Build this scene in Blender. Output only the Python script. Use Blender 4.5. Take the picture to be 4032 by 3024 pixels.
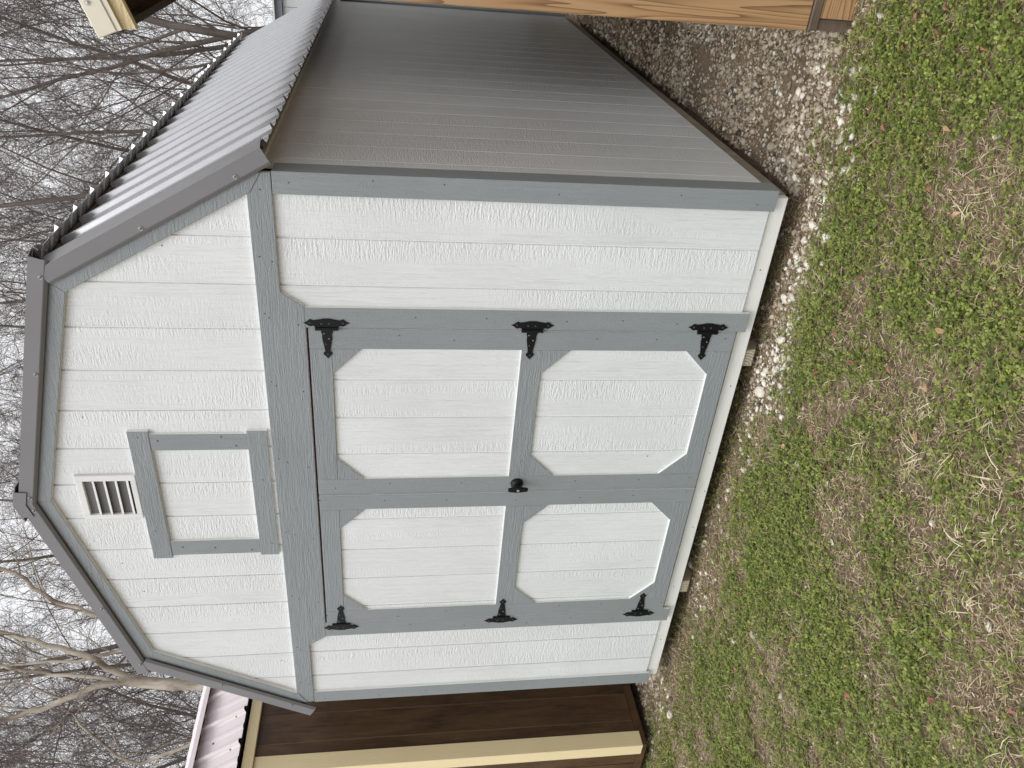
import bpy, bmesh, math, random
import numpy as np
from mathutils import Vector, Matrix

for o in list(bpy.data.objects):
    bpy.data.objects.remove(o, do_unlink=True)
SC = bpy.context.scene
COL = SC.collection

# ------------------------------------------------------------------ camera, sky, sun, exposure
cam_d = bpy.data.cameras.new('camera')
cam = bpy.data.objects.new('camera', cam_d)
COL.objects.link(cam)
_r = Vector((0.84187, 0.53968, 0.00021))      # right of the upright view
_d = Vector((0.08169, -0.12706, -0.98853))    # down of the upright view
_f = Vector((-0.53346, 0.83223, -0.15105))    # viewing direction
cam.matrix_world = Matrix(((_d.x, _r.x, -_f.x, 2.5242), (_d.y, _r.y, -_f.y, -2.9722),
                           (_d.z, _r.z, -_f.z, 1.5502), (0, 0, 0, 1)))   # the phone was held on its side
cam_d.sensor_fit = 'HORIZONTAL'
cam_d.sensor_width = 36.0
cam_d.lens = 36.0 * 3105.0 / 4032.0
cam_d.clip_start = 0.05
cam_d.clip_end = 2000.0
SC.camera = cam

SUN_EL, SUN_AZ = 62.0, 176.0      # degrees; azimuth clockwise from +y
world = bpy.data.worlds.new('World')
SC.world = world
world.use_nodes = True
wn = world.node_tree
wn.nodes.clear()
w_out = wn.nodes.new('ShaderNodeOutputWorld')
w_bg = wn.nodes.new('ShaderNodeBackground')
w_sky = wn.nodes.new('ShaderNodeTexSky')
w_sky.sky_type = 'NISHITA'
w_sky.sun_disc = False
w_sky.sun_elevation = math.radians(SUN_EL)
w_sky.sun_rotation = math.radians(SUN_AZ)
w_sky.air_density = 1.0
w_sky.dust_density = 6.0
w_sky.ozone_density = 1.0
w_hs = wn.nodes.new('ShaderNodeHueSaturation')       # high cloud: almost no blue left
w_hs.inputs['Saturation'].default_value = 0.07
w_bg.inputs['Strength'].default_value = 0.15
wn.links.new(w_sky.outputs[0], w_hs.inputs['Color'])
w_mix = wn.nodes.new('ShaderNodeMixRGB')             # an even layer of cloud in front of it
w_mix.inputs[0].default_value = 0.72
w_mix.inputs[2].default_value = (6.9, 7.0, 7.2, 1)
wn.links.new(w_hs.outputs[0], w_mix.inputs[1])
wn.links.new(w_mix.outputs[0], w_bg.inputs['Color'])
wn.links.new(w_bg.outputs[0], w_out.inputs[0])

sun_d = bpy.data.lights.new('sun', 'SUN')
sun_d.energy = 1.25
sun_d.angle = math.radians(36)
sun_d.color = (1.0, 0.985, 0.96)
sun = bpy.data.objects.new('sun', sun_d)
COL.objects.link(sun)
_el, _az = math.radians(SUN_EL), math.radians(SUN_AZ)
_sd = Vector((math.sin(_az) * math.cos(_el), math.cos(_az) * math.cos(_el), math.sin(_el)))
sun.rotation_euler = _sd.to_track_quat('Z', 'Y').to_euler()

SC.view_settings.view_transform = 'Standard'
SC.view_settings.look = 'None'
SC.view_settings.exposure = 0.26
SC.view_settings.gamma = 1.0
SC.view_settings.use_curve_mapping = False
SC.render.resolution_x, SC.render.resolution_y = 1024, 768

# ------------------------------------------------------------------ materials
MATS = {}


def new_mat(name):
    m = bpy.data.materials.new(name)
    m.use_nodes = True
    nt = m.node_tree
    b = nt.nodes['Principled BSDF']
    MATS[name] = m
    return m, nt, b


def N(nt, kind, **kw):
    n = nt.nodes.new(kind)
    for k, v in kw.items():
        if k in n.inputs:
            n.inputs[k].default_value = v
        else:
            setattr(n, k, v)
    return n


def coords(nt, scale=(1, 1, 1), rot=(0, 0, 0), rand=True):
    tc = nt.nodes.new('ShaderNodeTexCoord')
    src = tc.outputs['Object']
    if rand:
        oi = nt.nodes.new('ShaderNodeObjectInfo')
        mu = N(nt, 'ShaderNodeVectorMath', operation='MULTIPLY_ADD')
        cx = nt.nodes.new('ShaderNodeCombineXYZ')
        for i in range(3):
            nt.links.new(oi.outputs['Random'], cx.inputs[i])
        mu.inputs[1].default_value = (37.0, 19.0, 53.0)
        nt.links.new(cx.outputs[0], mu.inputs[0])
        nt.links.new(src, mu.inputs[2])
        src = mu.outputs[0]
    mp = nt.nodes.new('ShaderNodeMapping')
    mp.inputs['Scale'].default_value = scale
    mp.inputs['Rotation'].default_value = rot
    nt.links.new(src, mp.inputs['Vector'])
    return mp.outputs[0]


def noise(nt, vec, scale, detail=2.0, rough=0.5, dist=0.0):
    n = N(nt, 'ShaderNodeTexNoise')
    n.inputs['Scale'].default_value = scale
    n.inputs['Detail'].default_value = detail
    n.inputs['Roughness'].default_value = rough
    n.inputs['Distortion'].default_value = dist
    if vec is not None:
        nt.links.new(vec, n.inputs['Vector'])
    return n.outputs['Fac']


def ramp(nt, fac, stops):
    r = nt.nodes.new('ShaderNodeValToRGB')
    el = r.color_ramp.elements
    while len(el) < len(stops):
        el.new(0.5)
    for e, (p, c) in zip(el, stops):
        e.position = p
        e.color = (*c, 1) if len(c) == 3 else c
    nt.links.new(fac, r.inputs[0])
    return r.outputs[0]


def math_n(nt, op, a, b=None, c=None):
    m = N(nt, 'ShaderNodeMath', operation=op)
    for i, v in enumerate((a, b, c)):
        if v is None:
            continue
        if isinstance(v, (int, float)):
            m.inputs[i].default_value = v
        else:
            nt.links.new(v, m.inputs[i])
    return m.outputs[0]


def bump(nt, b, height, strength, dist):
    n = nt.nodes.new('ShaderNodeBump')
    n.inputs['Strength'].default_value = strength
    n.inputs['Distance'].default_value = dist
    nt.links.new(height, n.inputs['Height'])
    nt.links.new(n.outputs[0], b.inputs['Normal'])


def paint_wood(name, col, along, rough=0.5, kind='trim', dist=0.002, rotb=0.0):
    """Painted embossed wood. along: axis of the grain ('x','y','z')."""
    m, nt, b = new_mat(name)
    stretch = {'x': (0.06, 1, 1), 'y': (1, 0.06, 1), 'z': (1, 1, 0.06)}[along]
    cross = {'x': (1, 0.16, 0.16), 'y': (0.16, 1, 0.16), 'z': (0.16, 0.16, 1)}[along]
    rot = (0, rotb, 0)
    if kind == 'siding':
        ticks = noise(nt, coords(nt, cross, rot), 150.0, 2.0, 0.6, 0.4)      # rough-sawn marks across the board
        pits = noise(nt, coords(nt, (1, 1, 1), rot), 120.0, 2.0, 0.6)
        grain = noise(nt, coords(nt, stretch, rot), 75.0, 3.0, 0.6, 1.6)
        patch = noise(nt, coords(nt, stretch, rot), 7.0, 2.0, 0.5, 0.5)
        mask = ramp(nt, patch, [(0.42, (0, 0, 0)), (0.58, (1, 1, 1))])
        a = math_n(nt, 'MULTIPLY', math_n(nt, 'MULTIPLY_ADD', pits, 0.6, ticks), mask)
        g = math_n(nt, 'MULTIPLY', grain, math_n(nt, 'SUBTRACT', 1.1, mask))
        h = math_n(nt, 'ADD', a, g)
    else:
        grain = noise(nt, coords(nt, stretch, rot), 95.0, 3.0, 0.65, 1.8)
        pits = noise(nt, coords(nt, (1, 1, 1), rot), 150.0, 1.0, 0.5)
        patch = noise(nt, coords(nt, stretch, rot), 9.0, 1.0, 0.5)
        h = math_n(nt, 'MULTIPLY_ADD', pits, 0.35, math_n(nt, 'MULTIPLY', grain, math_n(nt, 'ADD', patch, 0.6)))
    bump(nt, b, h, 1.0, dist)
    big = noise(nt, coords(nt, (1, 1, 1)), 1.7, 3.0, 0.6)
    lo = tuple(c * 0.95 for c in col)
    hi = tuple(min(1, c * 1.04) for c in col)
    nt.links.new(ramp(nt, big, [(0.3, lo), (0.7, hi)]), b.inputs['Base Color'])
    b.inputs['Roughness'].default_value = rough
    b.inputs['Specular IOR Level'].default_value = 0.4
    return m


WHITE = (0.700, 0.720, 0.724)
GREY = (0.252, 0.276, 0.287)
paint_wood('white_siding', WHITE, 'z', 0.36, 'siding', 0.0042)
paint_wood('white_edge', (0.78, 0.78, 0.76), 'z', 0.5, 'trim', 0.0008)
paint_wood('white_joist', (0.74, 0.745, 0.72), 'x', 0.5, 'trim', 0.0012)
_nt = MATS['white_joist'].node_tree
_b = _nt.nodes['Principled BSDF']
_old = _b.inputs['Base Color'].links[0].from_socket
_st = noise(_nt, coords(_nt, (0.5, 1, 2)), 5.0, 5.0, 0.7)
_mx = _nt.nodes.new('ShaderNodeMixRGB')
_nt.links.new(ramp(_nt, _st, [(0.62, (0, 0, 0)), (0.78, (0.8, 0.8, 0.8))]), _mx.inputs[0])
_nt.links.new(_old, _mx.inputs[1])
_mx.inputs[2].default_value = (0.52, 0.44, 0.31, 1)
_nt.links.new(_mx.outputs[0], _b.inputs['Base Color'])
paint_wood('grey_trim_upright', GREY, 'z', 0.5, 'trim', 0.0028)
paint_wood('grey_trim_level', GREY, 'x', 0.5, 'trim', 0.0034)
SLU, SLL = math.atan(0.261), math.atan(1.712)
paint_wood('grey_trim_rake_a', GREY, 'x', 0.5, 'trim', 0.003, rotb=SLU)
paint_wood('grey_trim_rake_b', GREY, 'x', 0.5, 'trim', 0.003, rotb=-SLU)
paint_wood('grey_trim_rake_c', GREY, 'x', 0.5, 'trim', 0.003, rotb=SLL)
paint_wood('grey_trim_rake_d', GREY, 'x', 0.5, 'trim', 0.003, rotb=-SLL)
paint_wood('cream_trim', (0.84, 0.70, 0.43), 'z', 0.5, 'trim', 0.002)
paint_wood('cream_level', (0.70, 0.58, 0.35), 'x', 0.5, 'trim', 0.003)
paint_wood('cream_fascia', (0.82, 0.68, 0.41), 'y', 0.5, 'trim', 0.002)
paint_wood('pale_grey_siding', (0.62, 0.63, 0.63), 'z', 0.5, 'siding', 0.002)


def stained(name, c0, c1, along, rough=0.5):
    m, nt, b = new_mat(name)
    stretch = {'x': (0.05, 1, 1), 'y': (1, 0.05, 1), 'z': (1, 1, 0.05)}[along]
    g = noise(nt, coords(nt, stretch), 60.0, 4.0, 0.6, 1.5)
    p = noise(nt, coords(nt, (1, 1, 0.3)), 7.0, 5.0, 0.7, 0.6)
    f = math_n(nt, 'MULTIPLY_ADD', p, 0.75, math_n(nt, 'MULTIPLY', g, 0.4))
    nt.links.new(ramp(nt, f, [(0.40, c0), (0.72, c1)]), b.inputs['Base Color'])
    bump(nt, b, g, 0.8, 0.002)
    b.inputs['Roughness'].default_value = rough


stained('brown_siding', (0.036, 0.018, 0.008), (0.125, 0.068, 0.031), 'z', 0.42)
stained('cabin_siding', (0.10, 0.085, 0.07), (0.19, 0.165, 0.14), 'z', 0.6)
stained('lit_brown_groove', (0.15, 0.085, 0.042), (0.24, 0.15, 0.085), 'z', 0.6)  # lighter than the boards: light caught on groove bevels, put into the colour
stained('grey_brown_timber', (0.20, 0.165, 0.12), (0.36, 0.31, 0.24), 'y', 0.8)
stained('brown_rim', (0.05, 0.022, 0.010), (0.12, 0.06, 0.028), 'y', 0.45)
stained('dark_soffit', (0.03, 0.02, 0.012), (0.075, 0.05, 0.03), 'y', 0.7)
stained('weathered_timber', (0.07, 0.05, 0.035), (0.14, 0.10, 0.07), 'x', 0.8)
stained('skid_timber', (0.24, 0.21, 0.15), (0.42, 0.37, 0.27), 'y', 0.8)


def fresh_wood(name, along, ringdir):
    """New treated pine with dark growth rings."""
    m, nt, b = new_mat(name)
    stretch = {'x': (0.045, 1, 1), 'y': (1, 0.045, 1), 'z': (1, 1, 0.045)}[along]
    v = coords(nt, stretch)
    warp = noise(nt, v, 9.0, 2.0, 0.45, 0.3)
    lines = math_n(nt, 'FRACT', math_n(nt, 'MULTIPLY', warp, 17.0))      # contour lines of the noise read as growth rings
    lines = math_n(nt, 'POWER', lines, 2.2)
    fine = noise(nt, coords(nt, stretch), 160.0, 2.0, 0.6)
    f = math_n(nt, 'MULTIPLY_ADD', fine, 0.3, math_n(nt, 'MULTIPLY', lines, 0.7))
    nt.links.new(ramp(nt, f, [(0.10, (0.42, 0.26, 0.135)), (0.45, (0.35, 0.205, 0.095)), (0.9, (0.14, 0.066, 0.027))]), b.inputs['Base Color'])
    bump(nt, b, f, 0.5, 0.0015)
    b.inputs['Roughness'].default_value = 0.55


fresh_wood('pine_post', 'z', 'X')
fresh_wood('pine_joist', 'x', 'Z')


def endgrain(name, c0, c1, centre, scale):
    m, nt, b = new_mat(name)
    tc = nt.nodes.new('ShaderNodeTexCoord')
    mp = nt.nodes.new('ShaderNodeMapping')
    mp.inputs['Location'].default_value = centre
    nt.links.new(tc.outputs['Object'], mp.inputs[0])
    wv = N(nt, 'ShaderNodeTexWave', wave_type='RINGS', rings_direction='Y')
    wv.inputs['Scale'].default_value = scale
    wv.inputs['Distortion'].default_value = 1.2
    nt.links.new(mp.outputs[0], wv.inputs['Vector'])
    nz = noise(nt, tc.outputs['Object'], 90, 3)
    f = math_n(nt, 'MULTIPLY_ADD', wv.outputs['Fac'], 0.5, math_n(nt, 'MULTIPLY', nz, 0.5))
    nt.links.new(ramp(nt, f, [(0.2, c0), (0.8, c1)]), b.inputs['Base Color'])
    b.inputs['Roughness'].default_value = 0.85


endgrain('skid_end', (0.22, 0.19, 0.13), (0.48, 0.43, 0.32), (-0.70, 0, 0.09), 22.0)


def coated(name, col, rough, spec=0.5, dirt=0.06, wavy=0.25):
    m, nt, b = new_mat(name)
    n = noise(nt, coords(nt, (1, 1, 1)), 3.0, 4.0, 0.6)
    nt.links.new(ramp(nt, n, [(0.3, tuple(c * (1 - dirt) for c in col)), (0.7, tuple(c * (1 + dirt) for c in col))]), b.inputs['Base Color'])
    n2 = noise(nt, coords(nt, (1, 1, 1)), 14.0, 2.0, 0.5)
    nt.links.new(ramp(nt, n2, [(0.3, (rough * 0.85,) * 3), (0.7, (rough * 1.15,) * 3)]), b.inputs['Roughness'])
    b.inputs['Specular IOR Level'].default_value = spec
    if wavy:
        bump(nt, b, noise(nt, coords(nt, (1, 1, 1)), 3.0, 1.0), wavy, 0.003)
    return m


coated('grey_flashing', (0.175, 0.172, 0.178), 0.36)
coated('grey_roof_metal', (0.43, 0.43, 0.443), 0.25, 0.9, 0.02, 0.0).node_tree.nodes['Principled BSDF'].inputs['Metallic'].default_value = 0.65
coated('cream_flashing', (0.70, 0.66, 0.54), 0.35)
coated('pinkish_roof_metal', (0.66, 0.585, 0.60), 0.35, 0.5, 0.04, 0.0)
coated('black_iron', (0.005, 0.0055, 0.0065), 0.42, 0.25)
coated('dark_filler', (0.012, 0.010, 0.012), 0.8)
coated('vent_plastic', (0.70, 0.71, 0.70), 0.4)
coated('vent_inside', (0.16, 0.16, 0.155), 0.9)
coated('red_primer', (0.055, 0.012, 0.010), 0.8)
coated('nail_dark', (0.06, 0.06, 0.06), 0.6)
m, nt, b = new_mat('screw_steel')
b.inputs['Base Color'].default_value = (0.42, 0.42, 0.42, 1)
b.inputs['Metallic'].default_value = 0.8
b.inputs['Roughness'].default_value = 0.4
coated('screw_grey', (0.16, 0.16, 0.17), 0.5)

# soil sheet: bare earth, damp clods, litter; grass and gravel stand on it as geometry
m, nt, b = new_mat('soil')
tc = nt.nodes.new('ShaderNodeTexCoord')
n1 = noise(nt, tc.outputs['Object'], 1.3, 5.0, 0.65)
n2 = noise(nt, tc.outputs['Object'], 28.0, 4.0, 0.7)
n3 = noise(nt, tc.outputs['Object'], 140.0, 2.0, 0.6)
f = math_n(nt, 'MULTIPLY_ADD', n2, 0.5, math_n(nt, 'MULTIPLY', n1, 0.6))
f = math_n(nt, 'MULTIPLY_ADD', n3, 0.25, f)
nt.links.new(ramp(nt, f, [(0.42, (0.045, 0.031, 0.020)), (0.60, (0.15, 0.108, 0.072)), (0.82, (0.29, 0.225, 0.16))]), b.inputs['Base Color'])
bump(nt, b, math_n(nt, 'MULTIPLY_ADD', n3, 0.4, n2), 1.0, 0.012)
b.inputs['Roughness'].default_value = 0.95
b.inputs['Specular IOR Level'].default_value = 0.1


def attr_mat(name, rough, spec, trans=0.0):
    m, nt, b = new_mat(name)
    at = nt.nodes.new('ShaderNodeAttribute')
    at.attribute_name = 'tint'
    nt.links.new(at.outputs['Color'], b.inputs['Base Color'])
    b.inputs['Roughness'].default_value = rough
    b.inputs['Specular IOR Level'].default_value = spec
    if trans:
        tr = nt.nodes.new('ShaderNodeBsdfTranslucent')
        mx = nt.nodes.new('ShaderNodeMixShader')
        mx.inputs[0].default_value = trans
        nt.links.new(at.outputs['Color'], tr.inputs['Color'])
        nt.links.new(b.outputs[0], mx.inputs[1])
        nt.links.new(tr.outputs[0], mx.inputs[2])
        nt.links.new(mx.outputs[0], nt.nodes['Material Output'].inputs[0])


attr_mat('leaf_green', 0.45, 0.4, 0.4)
attr_mat('dry_straw', 0.7, 0.2, 0.15)
m, nt, b = new_mat('straw_tuft')
nt.links.new(ramp(nt, noise(nt, coords(nt), 60.0), [(0.3, (0.50, 0.41, 0.26)), (0.7, (0.70, 0.62, 0.44))]), b.inputs['Base Color'])
b.inputs['Roughness'].default_value = 0.7
attr_mat('stone_stuff', 0.85, 0.25)


def stone_mat(name, c0, c1):
    m, nt, b = new_mat(name)
    n = noise(nt, coords(nt, (1, 1, 1)), 40.0, 4.0, 0.65)
    nt.links.new(ramp(nt, n, [(0.3, c0), (0.7, c1)]), b.inputs['Base Color'])
    bump(nt, b, n, 0.6, 0.004)
    b.inputs['Roughness'].default_value = 0.85


stone_mat('limestone', (0.50, 0.44, 0.36), (0.72, 0.68, 0.60))
stone_mat('limestone_dull', (0.28, 0.235, 0.175), (0.46, 0.40, 0.32))


def bark_mat(name, c0, c1, c2):
    m, nt, b = new_mat(name)
    n = noise(nt, coords(nt, (1, 1, 0.3)), 5.0, 4.0, 0.65)
    nt.links.new(ramp(nt, n, [(0.32, c0), (0.5, c1), (0.68, c2)]), b.inputs['Base Color'])
    bump(nt, b, noise(nt, coords(nt, (1, 1, 0.3)), 40.0, 3.0), 0.6, 0.01)
    b.inputs['Roughness'].default_value = 0.9
    b.inputs['Specular IOR Level'].default_value = 0.15


bark_mat('bark', (0.10, 0.085, 0.075), (0.165, 0.14, 0.125), (0.23, 0.20, 0.18))
bark_mat('hazed_twig_bark', (0.12, 0.10, 0.092), (0.18, 0.152, 0.14), (0.24, 0.205, 0.19))  # twigs lifted paler: distant haze is mixed into this colour
bark_mat('pale_bark', (0.13, 0.105, 0.08), (0.32, 0.28, 0.23), (0.50, 0.46, 0.39))
m, nt, b = new_mat('red_leaf')
nt.links.new(ramp(nt, noise(nt, coords(nt), 30.0), [(0.3, (0.20, 0.055, 0.042)), (0.7, (0.33, 0.13, 0.10))]), b.inputs['Base Color'])
b.inputs['Roughness'].default_value = 0.6
m, nt, b = new_mat('tan_leaf')
nt.links.new(ramp(nt, noise(nt, coords(nt), 30.0), [(0.3, (0.30, 0.17, 0.09)), (0.7, (0.48, 0.31, 0.18))]), b.inputs['Base Color'])
b.inputs['Roughness'].default_value = 0.6


# ------------------------------------------------------------------ helpers
def link(name, me, parent=None):
    o = bpy.data.objects.new(name, me)
    COL.objects.link(o)
    if parent is not None:
        o.parent = parent
    return o


def mk(name, verts, faces, mats, parent=None, idx=None, smooth=False):
    me = bpy.data.meshes.new(name)
    me.from_pydata([tuple(v) for v in verts], [], faces)
    for k in ([mats] if isinstance(mats, str) else mats):
        me.materials.append(MATS[k])
    if idx is not None:
        me.polygons.foreach_set('material_index', idx)
    if smooth:
        me.polygons.foreach_set('use_smooth', [True] * len(me.polygons))
    me.update()
    return link(name, me, parent)


def thing(name, label, cat, group=None, loc=(0, 0, 0)):
    o = bpy.data.objects.new(name, None)
    COL.objects.link(o)
    o.location = loc
    o.empty_display_size = 0.2
    o['label'] = label
    o['category'] = cat
    if group:
        o['group'] = group
    return o


def tag(o, label=None, cat=None, group=None, kind=None):
    for k, v in (('label', label), ('category', cat), ('group', group), ('kind', kind)):
        if v:
            o[k] = v
    return o


def prism(name, poly, y0, y1, mats, parent=None, axis='y', bev=0.0):
    """poly in the (x,z) plane, front cap at y0 (material 0), back at y1; the edges take material 1.
    axis 'x': poly is (y,z) and y0,y1 are x values."""
    n = len(poly)
    ar = sum(poly[i][0] * poly[(i + 1) % n][1] - poly[(i + 1) % n][0] * poly[i][1] for i in range(n))
    if ar < 0:
        poly = poly[::-1]
    rings = [(y0, 0.0), (y1, 0.0)]
    if bev:
        cx = sum(p[0] for p in poly) / n
        cz = sum(p[1] for p in poly) / n
        s = 1 if y1 > y0 else -1
        rings = [(y0, bev), (y0 + s * bev, 0.0), (y1, 0.0)]

    def inset(p, i, d):
        if not d:
            return p
        a, c = poly[i - 1], poly[(i + 1) % n]
        e1 = Vector((p[0] - a[0], p[1] - a[1])).normalized()
        e2 = Vector((c[0] - p[0], c[1] - p[1])).normalized()
        n1, n2 = Vector((-e1.y, e1.x)), Vector((-e2.y, e2.x))
        q = n1 + n2
        q = q / max(0.3, q.dot(n1))
        return (p[0] + q.x * d, p[1] + q.y * d)
    vs = []
    for yy, d in rings:
        for i, p in enumerate(poly):
            a, z = inset(p, i, d)
            vs.append((a, yy, z) if axis == 'y' else (yy, a, z))
    fs, ix = [list(range(n))], [0]
    for k in range(len(rings) - 1):
        for i in range(n):
            j = (i + 1) % n
            fs.append([k * n + j, k * n + i, (k + 1) * n + i, (k + 1) * n + j])
            ix.append(1)
    if bev:
        ix[1:n + 1] = [0] * n
    fs.append([(len(rings) - 1) * n + i for i in range(n)][::-1])
    ix.append(1)
    flip = (y1 > y0) == (axis == 'y')
    if not flip:
        fs = [f[::-1] for f in fs]
    if isinstance(mats, str):
        mats = [mats, mats]
    return mk(name, vs, fs, mats, parent, ix)


def rect(x0, x1, z0, z1):
    return [(x0, z0), (x1, z0), (x1, z1), (x0, z1)]


def box(name, x0, x1, y0, y1, z0, z1, mat, parent=None, bev=0.0):
    return prism(name, rect(x0, x1, z0, z1), y0, y1, mat, parent, bev=bev)


def cyl(name, p0, p1, r0, r1, mat, parent=None, n=10):
    p0, p1 = Vector(p0), Vector(p1)
    ax = (p1 - p0).normalized()
    u = ax.orthogonal().normalized()
    w = ax.cross(u)
    vs = []
    for p, r in ((p0, r0), (p1, r1)):
        for i in range(n):
            a = 2 * math.pi * i / n
            vs.append(p + u * (r * math.cos(a)) + w * (r * math.sin(a)))
    fs = [[i, (i + 1) % n, n + (i + 1) % n, n + i] for i in range(n)]
    fs += [list(range(n))[::-1], list(range(n, 2 * n))]
    return mk(name, vs, fs, mat, parent)


G = 0.2032          # groove spacing of the siding
GAP = 0.008         # groove width
GZ = -0.17          # ground level; 0 is the lower edge of the siding


def siding_board(parent, poly, y0, mat='white_siding', axis='y', depth=0.010):
    return prism('siding_board', poly, y0, y0 + depth if axis == 'y' else y0 - depth, mat, parent, axis, bev=0.0025)


# ------------------------------------------------------------------ ground sheet
RNG = np.random.default_rng(7)
_lat = RNG.random((256, 256))


def vnoise(x, y, s):
    x = np.asarray(x) * s + 71.3
    y = np.asarray(y) * s + 33.7
    xi, yi = np.floor(x).astype(int), np.floor(y).astype(int)
    fx, fy = x - xi, y - yi
    fx, fy = fx * fx * (3 - 2 * fx), fy * fy * (3 - 2 * fy)
    a = _lat[xi % 256, yi % 256]
    b_ = _lat[(xi + 1) % 256, yi % 256]
    c = _lat[xi % 256, (yi + 1) % 256]
    d = _lat[(xi + 1) % 256, (yi + 1) % 256]
    return (a * (1 - fx) + b_ * fx) * (1 - fy) + (c * (1 - fx) + d * fx) * fy


def hgt(x, y):
    return GZ + 0.026 * (vnoise(x, y, 2.2) - 0.5) + 0.014 * (vnoise(x, y, 7.0) - 0.5)


def ground_sheet():
    fine_x = np.linspace(-4.5, 4.0, 180)
    fine_y = np.linspace(-3.2, 5.5, 180)
    xs = np.concatenate([[-900, -300, -100, -40, -18, -9, -6], fine_x, [6, 9, 18, 40, 100, 300, 900]])
    ys = np.concatenate([[-900, -300, -100, -40, -18, -9, -5], fine_y, [8, 12, 20, 40, 100, 300, 900]])
    X, Y = np.meshgrid(xs, ys, indexing='ij')
    Zz = hgt(X, Y) + 0.006 * (vnoise(X, Y, 23.0) - 0.5)
    nx, ny = len(xs), len(ys)
    v = np.stack([X, Y, Zz], -1).reshape(-1, 3)
    I, J = np.meshgrid(np.arange(nx - 1), np.arange(ny - 1), indexing='ij')
    q = np.stack([I * ny + J, (I + 1) * ny + J, (I + 1) * ny + J + 1, I * ny + J + 1], -1).reshape(-1, 4)
    o = np_mesh('ground', v, q, 'soil', smooth=True)
    tag(o, 'brown soil ground under the grass and gravel', 'ground', kind='structure')


def np_mesh(name, v, q, mat, parent=None, tint=None, smooth=False):
    me = bpy.data.meshes.new(name)
    nv, nf, k = len(v), len(q), q.shape[1]
    me.vertices.add(nv)
    me.vertices.foreach_set('co', np.asarray(v, np.float32).ravel())
    me.loops.add(nf * k)
    me.loops.foreach_set('vertex_index', np.asarray(q, np.int32).ravel())
    me.polygons.add(nf)
    me.polygons.foreach_set('loop_start', np.arange(0, nf * k, k, dtype=np.int32))
    me.polygons.foreach_set('loop_total', np.full(nf, k, np.int32))
    if smooth:
        me.polygons.foreach_set('use_smooth', np.ones(nf, bool))
    me.update(calc_edges=True)
    me.validate()
    me.materials.append(MATS[mat])
    if tint is not None:
        a = me.attributes.new('tint', 'FLOAT_COLOR', 'POINT')
        c = np.ones((nv, 4), np.float32)
        c[:, :3] = tint
        a.data.foreach_set('color', c.ravel())
    return link(name, me, parent)


ground_sheet()

# ------------------------------------------------------------------ the white gambrel shed
W2 = 1.546                      # siding half width
DEP = 4.84                      # depth
YT = -0.016                     # front face of the trim
shed = thing('storage_shed', 'white gambrel storage shed with grey trim and black strap hinges', 'shed', loc=(0, 0, GZ))
shed_off = Vector((0, 0, -GZ))


def own(o, root):
    o.parent = root
    o.matrix_parent_inverse = Matrix.Translation(-root.location)
    return o


def roof_under(x):
    """top of the siding under the roof sheets"""
    x = abs(x)
    return min(3.165 - 0.261 * x, 2.845 - 1.712 * (x - 1.13))


fw_poly = [(-W2, -0.001), (W2, -0.001), (W2, 2.09), (1.105, 2.868), (0, 3.15), (-1.105, 2.868), (-W2, 2.09)]
front_wall = own(prism('front_wall', fw_poly, 0.0065, 0.06, 'white_edge'), shed)
gro = [1.297 - G * i for i in range(14)]
xs_ = [W2] + gro + [-W2]
for i in range(len(xs_) - 1):
    xb = xs_[i] - (GAP / 2 if i else 0)
    xa = xs_[i + 1] + (GAP / 2 if i < len(xs_) - 2 else 0)
    top = [xb]
    for brk in (1.0804, 0.0, -1.0804):
        if xa < brk < xb:
            top.append(brk)
    top.append(xa)
    siding_board(front_wall, [(xa, 2.035), (xb, 2.035)] + [(x, roof_under(x)) for x in top], 0.0)
    # below the band the wall shows on either side of the doors
    if xb > 0.96 or xa < -0.96:
        a_, b_ = (max(xa, 0.96), xb) if xb > 0 else (xa, min(xb, -0.96))
        if b_ - a_ > 0.01:
            siding_board(front_wall, rect(a_, b_, 0.0, 2.033), 0.0)
for c in front_wall.children:
    c.matrix_parent_inverse = Matrix.Translation(Vector((0, 0, 0)))

for sgn in (1, -1):
    sw = own(prism('side_wall', rect(0.062, DEP - 0.02, -0.001, 2.05), sgn * (W2 - 0.0032), sgn * (W2 - 0.06), 'white_edge', axis='x'), shed)
    k = 0
    y = 0.0
    while y < DEP - 0.02:
        y1 = min(y + G, DEP)
        o = prism('siding_board', rect(y + (0.002 if k else 0), y1 - 0.002, 0.0, 2.05), sgn * W2, sgn * (W2 - 0.003), 'white_siding', sw, 'x', bev=0.0007)
        y = y1
        k += 1
own(prism('back_wall', fw_poly, DEP - 0.02, DEP, 'white_siding'), shed)

# corner boards
for sgn in (1, -1):
    a, b_ = sorted((sgn * 1.474, sgn * 1.562))
    own(prism('corner_trim', rect(a, b_, -0.012, 1.990), YT, 0.0, ['grey_trim_upright', 'grey_trim_upright' if sgn > 0 else 'white_edge'], bev=0.0015), shed)
    own(prism('corner_trim', rect(0.001, 0.087, -0.012, 1.990), sgn * 1.562, sgn * 1.546, 'grey_trim_upright', axis='x', bev=0.0015), shed)
    own(prism('corner_trim', rect(DEP - 0.088, DEP + 0.016, -0.012, 1.990), sgn * 1.562, sgn * 1.546, 'grey_trim_upright', axis='x', bev=0.0015), shed)
    own(prism('eave_fascia', rect(0.0, DEP, 2.035, 2.13), sgn * 1.572, sgn * 1.547, 'white_edge', axis='x'), shed)

# band and header in one shaped board
band = [(-1.556, 1.993), (-1.066, 1.993), (-1.003, 1.902), (1.003, 1.902), (1.066, 1.993), (1.556, 1.993),
        (1.556, 2.04), (1.53, 2.085), (-1.53, 2.085), (-1.556, 2.04)]
own(prism('header_board', band, YT, 0.0, ['grey_trim_level', 'white_edge'], bev=0.0015), shed)

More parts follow.
